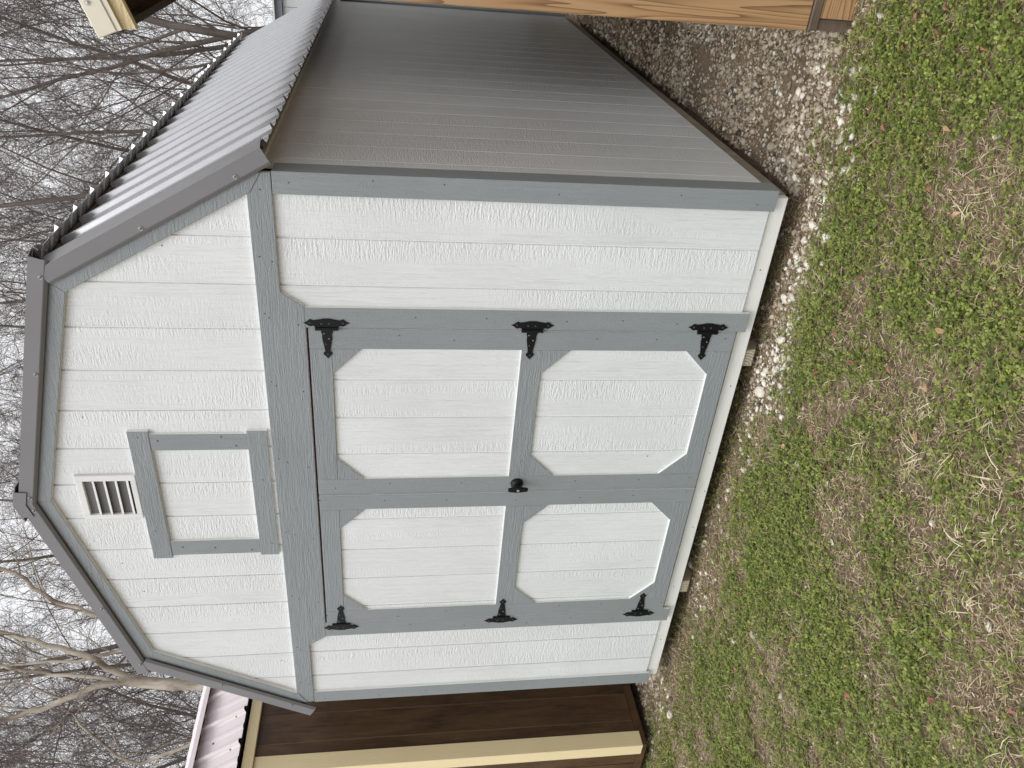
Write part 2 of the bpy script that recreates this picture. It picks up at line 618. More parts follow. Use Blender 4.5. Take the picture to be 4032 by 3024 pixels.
# rake boards
for sgn, mu, ml in ((1, 'grey_trim_rake_a', 'grey_trim_rake_c'), (-1, 'grey_trim_rake_b', 'grey_trim_rake_d')):
    up = [(0.0005, 3.075), (1.053, 2.80), (1.111, 2.877), (0.0005, 3.167)]
    lo = [(1.0537, 2.7995), (1.478, 2.073), (1.5565, 2.028), (1.5565, 2.116), (1.1117, 2.8765)]
    own(prism('rake_trim', [(sgn * x, z) for x, z in up], YT - 0.003, 0.0, [mu, 'white_edge'], bev=0.0015), shed)
    own(prism('rake_trim', [(sgn * x, z) for x, z in lo], YT - 0.003, 0.0, [ml, 'white_edge'], bev=0.0015), shed)

# doors
own(prism('door_frame', rect(-0.955, 0.955, 0.0, 1.96), 0.0035, 0.0062, 'red_primer'), shed)
for sgn in (1, -1):
    a, b_ = sorted((sgn * 0.9065, sgn * 1.0))
    own(prism('door_jamb', rect(a, b_, -0.030, 1.9015), YT, 0.001, ['grey_trim_upright', 'white_edge'], bev=0.0015), shed)


def make_door(sgn, grooves):
    d = own(prism('door', rect(*sorted((sgn * 0.007, sgn * 0.902)), 0.012, 1.892), -0.0008, 0.003, 'white_edge'), shed)
    if sgn > 0:
        d['label'] = 'right door leaf with black turn handle'
    else:
        d['label'] = 'left door leaf without handle'
    x0, x1 = sorted((sgn * 0.05, sgn * 0.86))
    ed = sorted([x0, x1] + grooves)
    for i in range(len(ed) - 1):
        siding_board(d, rect(ed[i] + (GAP / 2 if i else 0), ed[i + 1] - (GAP / 2 if i < len(ed) - 2 else 0), 0.05, 1.86), -0.0062, depth=0.005)
    YD = YT - 0.001
    yb = -0.001

    def pr(nm, poly, m):
        return prism(nm, [(sgn * x, z) for x, z in poly], YD, yb, [m, 'white_edge'], d, bev=0.0015)
    pr('stile', rect(0.007, 0.0945, 0.0125, 1.892), 'grey_trim_upright')
    pr('stile', rect(0.806, 0.902, 0.0125, 1.892), 'grey_trim_upright')
    pr('rail', rect(0.0955, 0.805, 1.800, 1.8915), 'grey_trim_level')
    pr('rail', rect(0.0955, 0.805, 0.889, 0.986), 'grey_trim_level')
    pr('rail', rect(0.0955, 0.805, 0.013, 0.104), 'grey_trim_level')
    c = 0.122
    xa, xb = 0.0955, 0.805
    for top, bot in ((1.7992, None), (0.8882, 0.1048)):
        if top:
            pr('corner_brace', [(xa, top), (xa + c, top), (xa, top - c)], 'grey_trim_rake_c')
            pr('corner_brace', [(xb, top), (xb - c, top), (xb, top - c)], 'grey_trim_rake_d')
        if bot:
            pr('corner_brace', [(xa, bot), (xa + c, bot), (xa, bot + c)], 'grey_trim_rake_d')
            pr('corner_brace', [(xb, bot), (xb - c, bot), (xb, bot + c)], 'grey_trim_rake_c')
    return d


door_r = make_door(1, [0.646, 0.443, 0.237])
door_l = make_door(-1, [-0.167, -0.370, -0.575, -0.783])
# astragal strip covering the gap between the leaves
own(prism('meeting_strip', rect(-0.0055, 0.0055, 0.0125, 1.8915), -0.010, 0.003, 'grey_trim_upright'), shed)


# hinges: spade-tipped strap on the door, shaped leaf on the jamb
def half(pts):
    return pts + [(x, -z) for x, z in pts[::-1] if abs(z) > 1e-6]


STRAP = half([(0.004, 0.0235), (0.020, 0.0235), (0.024, 0.0200), (0.045, 0.0205), (0.070, 0.0165), (0.098, 0.0115), (0.110, 0.0110),
              (0.116, 0.0175), (0.122, 0.0182), (0.129, 0.0120), (0.138, 0.0040), (0.144, 0.0)])
LEAF = [(-0.004, 0.046), (-0.012, 0.050), (-0.013, 0.058), (-0.010, 0.066), (-0.014, 0.075), (-0.021, 0.082), (-0.026, 0.0935),
        (-0.031, 0.082), (-0.038, 0.074), (-0.043, 0.067), (-0.041, 0.060), (-0.038, 0.056), (-0.041, 0.040), (-0.043, 0.026), (-0.0465, 0.014)]
LEAF = LEAF + [(x, -z) for x, z in LEAF[::-1]]


def make_hinge(sgn, zc):
    xk = 0.9045

    def T(p):
        return (sgn * (xk - p[0]), zc + p[1])
    h = own(prism('hinge', [T(p) for p in LEAF], YT - 0.0045, YT - 0.0005, 'black_iron', bev=0.0008), shed)
    s = prism('strap', [T(p) for p in STRAP], YT - 0.0050, YT - 0.0012, 'black_iron', h, bev=0.0008)
    cyl('knuckle', (sgn * xk, YT - 0.006, zc - 0.047), (sgn * xk, YT - 0.006, zc - 0.0245), 0.0075, 0.0075, 'black_iron', h)
    cyl('knuckle', (sgn * xk, YT - 0.006, zc - 0.0235), (sgn * xk, YT - 0.006, zc + 0.0235), 0.0075, 0.0075, 'black_iron', h)
    cyl('knuckle', (sgn * xk, YT - 0.006, zc + 0.0245), (sgn * xk, YT - 0.006, zc + 0.047), 0.0075, 0.0075, 'black_iron', h)
    for px, pz in ((0.022, 0.012), (0.047, -0.008), (0.073, 0.006), (0.122, 0.0), (-0.027, 0.068), (-0.027, -0.068), (-0.024, 0.020), (-0.024, -0.012)):
        x, z = T((px, pz))
        cyl('screw', (x, YT - 0.0045, z), (x, YT - 0.0072, z), 0.0042, 0.0030, 'nail_dark' if px < 0 or px > 0.06 else 'screw_grey', h, 8)
    return h


for zc in (1.817, 0.948, 0.152):
    make_hinge(1, zc)
    make_hinge(-1, zc)

# turn handle: chamfered rose, stem and T bar
xh, zh = 0.052, 0.943
rose = own(cyl('door_handle', (xh, YT - 0.001, zh), (xh, YT - 0.012, zh), 0.031, 0.030, 'black_iron', n=24), shed)
cyl('rose_cap', (xh, YT - 0.012, zh), (xh, YT - 0.022, zh), 0.030, 0.017, 'black_iron', rose, 24)
cyl('stem', (xh, YT - 0.022, zh), (xh, YT - 0.046, zh), 0.0125, 0.0125, 'black_iron', rose, 16)
bar = [(0.0075, -0.048), (0.0135, -0.012), (0.0135, 0.012), (0.0075, 0.048), (-0.0075, 0.048), (-0.0135, 0.012), (-0.0135, -0.012), (-0.0075, -0.048)]
prism('grip', [(xh + a, zh + b_) for a, b_ in bar], YT - 0.060, YT - 0.046, 'black_iron', rose, bev=0.003)
cyl('screw', (xh, YT - 0.060, zh), (xh, YT - 0.0625, zh), 0.0075, 0.006, 'screw_steel', rose, 14)

# framed panel in the gable and the louvred vent above it
loft = own(prism('loft_frame', rect(-0.380, 0.382, 2.604, 2.692), -0.017, 0.0, ['grey_trim_level', 'white_edge'], bev=0.0015), shed)
prism('frame_board', rect(-0.377, 0.381, 2.102, 2.1893), -0.017, 0.0, ['grey_trim_level', 'white_edge'], loft, bev=0.0015)
prism('frame_board', rect(0.276, 0.364, 2.190, 2.6034), -0.015, 0.0, ['grey_trim_upright', 'white_edge'], loft, bev=0.0015)
prism('frame_board', rect(-0.363, -0.273, 2.190, 2.6034), -0.015, 0.0, ['grey_trim_upright', 'white_edge'], loft, bev=0.0015)
VX0, VX1, VZ0, VZ1 = -0.118, 0.138, 2.698, 2.955
OX0, OX1, OZ0, OZ1 = -0.093, 0.106, 2.722, 2.925
vent = own(prism('vent', rect(OX0 - 0.004, OX1 + 0.004, OZ0 - 0.004, OZ1 + 0.004), -0.0005, 0.004, 'vent_inside'), shed)
prism('vent_frame', rect(VX0, OX0, VZ0, VZ1), -0.016, -0.001, 'vent_plastic', vent, bev=0.002)
prism('vent_frame', rect(OX1, VX1, VZ0, VZ1), -0.016, -0.001, 'vent_plastic', vent, bev=0.002)
prism('vent_frame', rect(OX0, OX1, VZ0, OZ0), -0.0155, -0.001, 'vent_plastic', vent, bev=0.002)
prism('vent_frame', rect(OX0, OX1, OZ1, VZ1), -0.0155, -0.001, 'vent_plastic', vent, bev=0.002)
for i in range(4):
    zb = OZ0 + 0.008 + i * 0.0485
    prism('slat', [(-0.0162, zb), (-0.0142, zb), (-0.0142, zb + 0.004), (-0.0012, zb + 0.014), (-0.0012, zb + 0.016), (-0.0162, zb + 0.0045)], OX1, OX0, 'vent_plastic', vent, 'x')

# floor frame: painted joist round the edge, skids below
own(prism('rim_joist', rect(-1.526, 1.524, -0.075, -0.0012), 0.012, 0.05, 'white_joist', bev=0.004), shed)
for sgn in (1, -1):
    own(prism('rim_joist', rect(0.051, DEP - 0.02, -0.075, -0.0012), sgn * 1.530, sgn * 1.49, 'grey_brown_timber' if sgn > 0 else 'white_joist', axis='x'), shed)
SK = [(0.030, -0.0765), (0.030, -0.128), (0.115, -0.172), (DEP - 0.1, -0.172), (DEP - 0.1, -0.0765)]
for xa in (0.702, -0.818):
    sk = own(prism('skid', SK, xa + 0.089, xa, 'skid_timber', axis='x'), shed)
    prism('end_grain', rect(xa + 0.002, xa + 0.087, -0.126, -0.078), 0.0275, 0.0300, 'skid_end', sk)

# roof: ribbed metal sheets in 0.91 m widths
PITCH = 0.2286


def rib_profile(w):
    """(offset across the sheet, height) for one sheet of width w"""
    out = []
    n = int(round(w / PITCH))
    for i in range(n):
        b0 = i * PITCH
        out += [(b0, 0.0), (b0 + 0.008, 0.001), (b0 + 0.012, 0.004), (b0 + 0.021, 0.020), (b0 + 0.027, 0.023), (b0 + 0.041, 0.023), (b0 + 0.047, 0.020),
                (b0 + 0.056, 0.004), (b0 + 0.060, 0.001), (b0 + 0.068, 0.0),
                (b0 + 0.124, 0.0), (b0 + 0.132, 0.0040), (b0 + 0.142, 0.0055), (b0 + 0.152, 0.0055), (b0 + 0.162, 0.0040), (b0 + 0.170, 0.0)]
    out.append((n * PITCH, 0.0))
    return out


def roof_sheet(name, pa, pb, nrm, y0, w, ymax, mat, root):
    """pa,pb: (x,z) lower and upper ends of the pan line; ribs run from pa to pb"""
    prof = [(min(a, ymax - y0), h) for a, h in rib_profile(w) if a <= ymax - y0 + 0.02]
    vs, n = [], len(prof)
    for off in (0.0, -0.0018):
        for (x, z) in (pa, pb):
            for a, h in prof:
                vs.append((x + nrm[0] * (h + off), y0 + a, z + nrm[1] * (h + off)))
    fs = []
    for i in range(n - 1):
        fs.append([i, i + 1, n + i + 1, n + i])
        fs.append([2 * n + i + 1, 2 * n + i, 3 * n + i, 3 * n + i + 1])
        fs.append([i + 1, i, 2 * n + i, 2 * n + i + 1])
        fs.append([n + i, n + i + 1, 3 * n + i + 1, 3 * n + i])
    return own(mk(name, vs, fs, mat), root)


NL = (0.8636, 0.5044)           # outward normal of the lower slope (right side)
NU = (0.2526, 0.9676)           # outward normal of the upper slope
YR0, YR1 = -0.012, 4.93
for sgn in (1, -1):
    nl, nu = (sgn * NL[0], NL[1]), (sgn * NU[0], NU[1])
    lo_a = (sgn * (1.65 - 0.012 * NL[0]), 2.017 - 0.012 * NL[1])
    lo_b = (sgn * (1.142 - 0.012 * NL[0]), 2.886 - 0.012 * NL[1])
    up_a = (sgn * (1.212 - 0.010 * NU[0]), 2.888 - 0.010 * NU[1])
    up_b = (sgn * 0.004, 3.2015 - 0.010)
    y = YR0 + 0.028
    while y < YR1 - 0.05:
        roof_sheet('roof_sheet', lo_a, lo_b, nl, y, 4 * PITCH, YR1, 'grey_roof_metal', shed)
        roof_sheet('roof_sheet', up_a, up_b, nu, y, 4 * PITCH, YR1, 'grey_roof_metal', shed)
        y += 4 * PITCH
    # boarded roof deck under the sheets
    for pa, pb, nn, cut in ((lo_a, lo_b, nl, 0.05), (up_a, up_b, nu, 0.07)):
        d = Vector((pb[0] - pa[0], pb[1] - pa[1]))
        L_ = d.length
        d /= L_
        a = Vector(pa) + d * cut
        b_ = Vector(pb) - d * (0.03 if nn is nl else 0.0)
        q = [(a.x - nn[0] * t, a.y - nn[1] * t) for t in (0.006, 0.020)] + [(b_.x - nn[0] * t, b_.y - nn[1] * t) for t in (0.020, 0.006)]
        own(prism('roof_deck', q, 0.012, YR1 - 0.05, 'dark_soffit'), shed)

    # rake flashing: face, top leg over the first rib, hemmed lip
    def flashing(pa, pb, nn, ext):
        prof = [(0.018, 0.060), (0.014, 0.020), (0.004, -0.038), (-0.053, -0.040), (-0.056, -0.039), (-0.066, -0.031)]
        vs = []
        for off in (0.0, 0.0016):
            for (x, z) in (pa, pb):
                for nn_, yy in prof:
                    vs.append((x + nn[0] * (nn_ - off), yy + off * 0.6, z + nn[1] * (nn_ - off)))
        n = len(prof)
        fs = []
        for i in range(n - 1):
            fs.append([i, n + i, n + i + 1, i + 1])
            fs.append([2 * n + i, 2 * n + i + 1, 3 * n + i + 1, 3 * n + i])
            fs.append([i, i + 1, 2 * n + i + 1, 2 * n + i])
            fs.append([n + i + 1, n + i, 3 * n + i, 3 * n + i + 1])
        fs.append([0, 2 * n, 3 * n, n])
        fs.append([n - 1, 2 * n - 1, 4 * n - 1, 3 * n - 1])
        fl = own(mk('rake_flashing', vs, fs, 'grey_flashing'), shed)
        dv = Vector((pb[0] - pa[0], pb[1] - pa[1]))
        for t in ext:
            px = pa[0] + dv.x * t - nn[0] * 0.044
            pz = pa[1] + dv.y * t - nn[1] * 0.044
            s_ = cyl('screw', (px, -0.040, pz), (px, -0.0425, pz), 0.0085, 0.0085, 'screw_steel', fl, 12)
            cyl('screw_head', (px, -0.0425, pz), (px, -0.048, pz), 0.0050, 0.0046, 'screw_grey', fl, 6)
        return fl
    flashing((sgn * 1.650, 2.017), (sgn * 1.150, 2.872), nl, (0.14, 0.56))
    flashing((sgn * 1.208, 2.889), (sgn * 0.0005, 3.2025), nu, (0.06, 0.42, 0.96))

def cz(x, d):
    return 3.2025 - 0.261 * abs(x) + d


cap_x = (-0.10, 0.0, 0.10)
cap_prof = [(x, cz(x, 0.024)) for x in cap_x] + [(x, cz(x, 0.0185)) for x in cap_x[::-1]]
cap = own(prism('ridge_cap', cap_prof, -0.042, YR1, 'grey_flashing'), shed)
prism('cap_end', [(x, cz(x, 0.024)) for x in (-0.075, 0.0, 0.075)] + [(x, cz(x, -0.030)) for x in (0.07, 0.0, -0.07)], -0.0445, -0.0425, 'grey_flashing', cap)
# screws along the eave of the right slope
for i in range(20):
    yy = 0.105 + PITCH * i + (0.012 if i % 2 else -0.008)
    px, pz = 1.65 - 0.075 * 0.505, 2.017 + 0.075 * 0.863
    c0 = Vector((px - 0.012 * NL[0], yy, pz - 0.012 * NL[1]))
    nn = Vector((NL[0], 0, NL[1]))
    own(cyl('screw', c0, c0 + nn * 0.007, 0.0075, 0.0055, 'screw_grey', n=8), shed)

# nail heads in the trim, a few in the siding
vs, fs = [], []
rn = random.Random(3)
nl_pts = []
for x in (0.955, -0.955):
    nl_pts += [(x + rn.uniform(-.02, .02), z, YT) for z in (0.30, 0.55, 0.80, 1.15, 1.45, 1.87)]
for x in (0.052, 0.855, -0.05, -0.855):
    nl_pts += [(x + rn.uniform(-.025, .025), z + rn.uniform(-.04, .04), YT - 0.001) for z in (0.06, 0.35, 0.62, 0.93, 1.25, 1.55, 1.85)]
for x in (-1.4, -1.1, -0.7, -0.25, 0.2, 0.62, 0.95, 1.2, 1.49):
    nl_pts += [(x, 2.02 + rn.uniform(-.008, .03), YT), (x + 0.02, 2.06, YT)]
    if abs(x) < 0.98:
        nl_pts.append((x - .03, 1.93, YT))
for x in (1.52, -1.52):
    nl_pts += [(x + rn.uniform(-.02, .02), z, YT) for z in (0.07, 0.4, 0.9, 1.35, 1.62, 1.93)]
for x, z in ((0.33, 2.57), (0.3, 2.24), (0.35, 2.3), (-0.31, 2.55), (-0.34, 2.23), (-.32, 2.4), (0.1, 2.14), (-0.3, 2.13), (0.35, 2.65), (-0.2, 2.66)):
    nl_pts.append((x, z, -0.017))
for x, z in ((0.45, 2.86), (-0.42, 2.85), (-0.62, 2.9 - .12), (-1.2, 2.15), (1.25, 2.42), (0.2, 0.30)):
    nl_pts.append((x, z, 0.0) if z > 1 else (x, z, -0.006))
for x, z in ((0.95, -0.03), (0.6, -0.045), (0.2, -0.03), (-0.3, -0.05), (-0.75, -0.03), (-1.2, -0.04), (1.2, -0.035), (-0.05, -0.06)):
    nl_pts.append((x, z, 0.012))
for x, z, y in nl_pts:
    b0 = len(vs)
    for k in range(6):
        vs.append((x + 0.0033 * math.cos(k * math.pi / 3), y - 0.0006, z + 0.0033 * math.sin(k * math.pi / 3)))
    for k in range(6):
        vs.append((x + 0.0036 * math.cos(k * math.pi / 3), y + 0.001, z + 0.0036 * math.sin(k * math.pi / 3)))
    fs.append([b0 + k for k in range(6)])
    fs += [[b0 + (k + 1) % 6, b0 + k, b0 + 6 + k, b0 + 6 + (k + 1) % 6] for k in range(6)]
tag(own(mk('nail_heads', vs, fs, 'nail_dark'), shed), kind='stuff')

# ------------------------------------------------------------------ brown shed on the left
bs = thing('storage_shed', 'dark brown stained shed with cream corner boards and pinkish metal roof', 'shed', loc=(-3.6, 2.4, GZ))
BX, BY = -2.160, -0.05          # right wall plane, front wall plane
BL = -5.10
bw = own(prism('side_wall', rect(BY + 0.01, 4.85, -0.055, 2.40), BX - 0.004, BX - 0.05, 'lit_brown_groove', axis='x'), bs)
ys_ = [BY + 0.004] + [0.130 + G * i for i in range(23)] + [4.85]
for i in range(len(ys_) - 1):
    prism('siding_board', rect(ys_[i] + 0.003, ys_[i + 1] - 0.003, -0.055, 2.40), BX, BX - 0.010, 'brown_siding', bw, 'x', bev=0.002)
bf_poly = [(BL, -0.055), (BX - 0.001, -0.055), (BX - 0.001, 2.44), (BX - 0.32, 2.86), (-3.63, 3.2), (BL + 0.32, 2.86), (BL, 2.44)]
bfw = own(prism('front_wall', bf_poly, BY + 0.008, BY + 0.05, 'brown_siding'), bs)
x = BX - 0.001
while x - G > BL:
    prism('siding_board', rect(x - G + 0.003, x - 0.003, -0.055, 2.44), BY, BY + 0.0075, 'brown_siding', bfw, bev=0.002)
    x -= G
own(prism('back_wall', bf_poly, 4.80, 4.85, 'brown_siding'), bs)
own(prism('side_wall', rect(BY + 0.06, 4.79, -0.055, 2.40), BL + 0.05, BL, 'brown_siding', axis='x'), bs)
own(prism('corner_trim', rect(BY - 0.018, BY + 0.090, -0.075, 2.384), BX + 0.018, BX, 'cream_trim', axis='x', bev=0.002), bs)
own(prism('corner_trim', rect(BX - 0.075, BX + 0.0165, -0.075, 2.384), BY - 0.0185, BY, 'cream_trim', bev=0.002), bs)
own(prism('rim_joist', rect(BY + 0.002, 4.8, -0.112, -0.056), BX - 0.004, BX - 0.045, 'brown_rim', axis='x'), bs)
own(prism('rim_joist', rect(BL, BX - 0.0455, -0.112, -0.056), BY + 0.002, BY + 0.045, 'brown_rim'), bs)
for xa in (BX - 0.75, BX - 2.3):
    own(box('skid', xa - 0.09, xa, BY + 0.12, 4.7, -0.18, -0.113, 'skid_timber'), bs)
own(prism('eave_fascia', rect(BY - 0.015, 4.86, 2.386, 2.452), BX + 0.040, BX + 0.012, 'cream_fascia', axis='x', bev=0.002), bs)
own(prism('soffit', [(BX - 0.02, 2.402), (BX + 0.0115, 2.402), (BX + 0.0115, 2.45), (BX - 0.02, 2.45)], BY, 4.85, 'cream_fascia'), bs)
nb = (0.8192, 0.5736)
for sgn in (1, -1):
    cxm = -3.63
    def mx(x):
        return x if sgn > 0 else 2 * cxm - x
    pa, pb = (mx(-2.085), 2.472), (mx(-2.305), 2.786)
    nn = (sgn * nb[0], nb[1])
    ua, ub = (mx(-2.235), 2.770), (cxm + sgn * 0.002, 3.16)
    nu_ = (sgn * 0.27, 0.963)
    y = BY - 0.10
    while y < 4.85:
        roof_sheet('roof_sheet', pa, pb, nn, y, 4 * PITCH, 4.95, 'pinkish_roof_metal', bs)
        roof_sheet('roof_sheet', ua, ub, nu_, y, 4 * PITCH, 4.95, 'pinkish_roof_metal', bs)
        y += 4 * PITCH
    d = Vector((pb[0] - pa[0], pb[1] - pa[1]))
    q = [(pa[0] + d.x * s - nn[0] * t, pa[1] + d.y * s - nn[1] * t) for s, t in ((0.03, 0.004), (0.03, 0.026), (0.98, 0.026), (0.98, 0.004))]
    own(prism('closure_strip', q, BY - 0.08, 4.9, 'dark_filler'), bs)
    d = Vector((ub[0] - ua[0], ub[1] - ua[1]))
    q = [(ua[0] + d.x * s - nu_[0] * t, ua[1] + d.y * s - nu_[1] * t) for s, t in ((0.04, 0.004), (0.04, 0.02), (1, 0.02), (1, 0.004))]
    own(prism('roof_deck', q, BY - 0.06, 4.9, 'dark_filler'), bs)
    # trim folded over the edge where the two slopes meet
    q = [(mx(-2.30), 2.810), (mx(-2.222), 2.789), (mx(-2.212), 2.760), (mx(-2.216), 2.759), (mx(-2.226), 2.784), (mx(-2.30), 2.804)]
    own(prism('edge_flashing', q, BY - 0.11, 4.95, 'pinkish_roof_metal'), bs)
    if sgn > 0:
        for yy, s in ((0.09, 0.20), (0.32, 0.20), (0.55, 0.20), (0.20, 0.62), (0.78, 0.2), (0.66, 0.62)):
            c0 = Vector((pa[0] + (pb[0] - pa[0]) * s, yy, pa[1] + (pb[1] - pa[1]) * s))
            own(cyl('screw', c0, c0 + Vector((nn[0], 0, nn[1])) * 0.007, 0.0075, 0.005, 'screw_grey', n=8), bs)

# ------------------------------------------------------------------ cabin with a pine porch on the right
pc = thing('porch_cabin', 'cabin with new pine porch post and cream roof edge, right of the white shed', 'cabin', loc=(3.6, 2.5, GZ))
PX, PY = 2.150, 0.070
own(prism('porch_post', rect(PX, PX + 0.14, 0.008, 2.42), PY, PY + 0.14, 'pine_post', bev=0.004), pc)
own(prism('porch_post', rect(PX + 2.9, PX + 3.04, 0.008, 2.42), PY, PY + 0.14, 'pine_post', bev=0.004), pc)
own(prism('porch_post', rect(PX, PX + 0.14, 0.008, 2.42), PY + 1.30, PY + 1.42, 'pine_post', bev=0.004), pc)
for i in range(10):            # deck boards run across the front
    y0 = PY - 0.006 + i * 0.146
    own(box('deck_board', PX + 0.003 + 0.002 * (i % 3), PX + 3.05, y0, y0 + 0.140, -0.029, 0.006, 'weathered_timber', bev=0.003), pc)
own(prism('front_joist', rect(PX + 0.046, PX + 3.04, -0.166, -0.031), PY, PY + 0.038, 'pine_joist', bev=0.003), pc)
own(prism('side_joist', rect(PY + 0.004, 4.9, -0.162, -0.031), PX + 0.044, PX + 0.004, 'weathered_timber', axis='x', bev=0.003), pc)
own(prism('side_joist', rect(PY + 0.04, 4.9, -0.162, -0.031), PX + 3.04, PX + 3.0, 'weathered_timber', axis='x'), pc)
pw = own(prism('side_wall', rect(1.55, 4.9, 0.007, 2.46), PX + 0.05, PX + 0.006, 'grey_brown_timber', axis='x'), pc)
for i in range(16):
    y0 = 1.55 + i * G
    prism('siding_board', rect(y0 + 0.003, y0 + G - 0.003, 0.007, 2.46), PX - 0.003, PX + 0.0055, 'cabin_siding', pw, 'x', bev=0.002)
own(prism('porch_wall', rect(PX + 0.05, PX + 3.04, 0.007, 2.46), 1.55, 1.60, 'brown_siding'), pc)
own(prism('back_wall', [(PX + 0.05, 0.007), (PX + 3.04, 0.007), (PX + 3.04, 2.46), (PX + 1.55, 3.0), (PX + 0.05, 2.46)], 4.85, 4.9, 'brown_siding'), pc)
own(prism('porch_beam', rect(PX, PX + 3.04, 2.421, 2.51), PY + 0.01, PY + 0.05, 'dark_soffit'), pc)
# roof: left eave at x=2.03, slope 0.36 up to a ridge
EX, EZ, SL = 2.006, 2.457, 0.370
RX = PX + 1.52
c_, s_ = math.cos(math.atan(SL)), math.sin(math.atan(SL))
YF = -0.150
for sgn in (1, -1):
    def mx(x):
        return x if sgn > 0 else 2 * RX - x
    rz = EZ + SL * (RX - EX)
    q = [(EX + 0.012, EZ - 0.010), (RX, rz - 0.010 + 0.0), (RX, rz - 0.030), (EX + 0.012, EZ - 0.030)]
    own(prism('roof_deck', [(mx(a), b_) for a, b_ in q], YF + 0.02, 4.98, 'dark_soffit'), pc)
    y = YF + 0.02
    while y < 4.9:
        roof_sheet('roof_sheet', (mx(EX), EZ - 0.004), (mx(RX), rz - 0.004), (-sgn * s_, c_), y, 4 * PITCH, 5.0, 'cream_flashing', pc)
        y += 4 * PITCH
    fq = [(EX + 0.002, EZ + 0.006), (RX, rz + 0.006), (RX + 0.0, rz - 0.062), (EX + 0.026, EZ - 0.053)]
    fl = own(prism('rake_flashing', [(mx(a), b_) for a, b_ in fq], YF, YF + 0.018, 'cream_flashing', bev=0.003), pc)
    lq = [(EX + 0.0265, EZ - 0.0535), (RX, rz - 0.0625), (RX, rz - 0.078), (EX + 0.031, EZ - 0.067)]
    prism('lip', [(mx(a), b_) for a, b_ in lq], YF + 0.004, YF + 0.016, 'cream_flashing', fl)
    bq = [(EX + 0.03, EZ - 0.060), (RX, rz - 0.07), (RX, rz - 0.130), (EX + 0.034, EZ - 0.108)]
    own(prism('rake_trim', [(mx(a), b_) for a, b_ in bq], YF + 0.018, YF + 0.040, ['cream_level', 'cream_trim'], bev=0.002), pc)
    own(prism('eave_fascia', rect(YF + 0.041, 4.97, EZ - 0.060, EZ - 0.012), mx(EX + 0.02), mx(EX + 0.045), 'dark_soffit', axis='x'), pc)
    if sgn > 0:
        px, pz = EX + 0.105, EZ + SL * 0.105 - 0.018
        cyl('screw', (px, YF, pz), (px, YF - 0.002, pz), 0.009, 0.009, 'screw_steel', fl, 12)
        cyl('screw_head', (px, YF - 0.002, pz), (px, YF - 0.008, pz), 0.005, 0.0046, 'cream_flashing', fl, 6)

# ------------------------------------------------------------------ pale grey shed far behind
gs = thing('storage_shed', 'pale grey shed with grey eave seen behind the metal roof', 'shed', loc=(2.4, 9.0, GZ))
gw = own(prism('front_wall', rect(-0.4, 5.0, 0.0, 2.70), 6.52, 6.60, 'pale_grey_siding'), gs)
for i in range(26):
    x0 = -0.4 + i * G
    prism('siding_board', rect(x0 + 0.003, x0 + G - 0.003, 0.0, 2.70), 6.505, 6.5195, 'pale_grey_siding', gw, bev=0.002)
own(prism('eave_fascia', rect(-0.45, 5.05, 2.702, 2.775), 6.47, 6.53, 'grey_trim_level'), gs)
own(prism('roof', [(6.42, 2.776), (6.42, 2.792), (10.4, 2.700), (10.4, 2.684)], -0.48, 5.08, 'pale_grey_siding', axis='x'), gs)
own(prism('side_wall', [(6.61, 0.0), (10.3, 0.0), (10.3, 2.67), (6.61, 2.75)], -0.40, -0.35, 'pale_grey_siding', axis='x'), gs)
own(prism('side_wall', [(6.61, 0.0), (10.3, 0.0), (10.3, 2.67), (6.61, 2.75)], 5.0, 4.95, 'pale_grey_siding', axis='x'), gs)
own(prism('skid', rect(0.2, 0.3, -0.18, -0.001), 6.6, 10.2, 'weathered_timber'), gs)


# ------------------------------------------------------------------ bare trees
class Tubes:
    def __init__(self):
        self.v, self.f, self.n = [], [], 0

    def add(self, P, R, sides):
        k = len(P)
        P = np.asarray(P)
        t = np.empty_like(P)
        t[1:-1] = P[2:] - P[:-2]
        t[0], t[-1] = P[1] - P[0], P[-1] - P[-2]
        t /= np.linalg.norm(t, axis=1)[:, None] + 1e-9
        ref = np.array([0.31, 0.95, 0.05]) if abs(t[0][2]) > 0.7 else np.array([0.1, 0.05, 1.0])
        u = np.cross(t, ref)
        u /= np.linalg.norm(u, axis=1)[:, None] + 1e-9
        w = np.cross(t, u)
        a = np.arange(sides) * (2 * math.pi / sides)
        ring = u[:, None, :] * np.cos(a)[None, :, None] + w[:, None, :] * np.sin(a)[None, :, None]
        V = P[:, None, :] + ring * np.asarray(R)[:, None, None]
        self.v.append(V.reshape(-1, 3))
        i = np.arange(k - 1)[:, None] * sides
        j = np.arange(sides)[None, :]
        j2 = (j + 1) % sides
        q = np.stack([i + j, i + j2, i + sides + j2, i + sides + j], -1).reshape(-1, 4) + self.n
        self.f.append(q)
        self.n += k * sides

    def mesh(self, name, mat, parent=None, smooth=True):
        return np_mesh(name, np.concatenate(self.v), np.concatenate(self.f), mat, parent, smooth=smooth)


def perp(rng, d):
    r = rng.normal(size=3)
    r -= d * (r @ d)
    return r / (np.linalg.norm(r) + 1e-9)


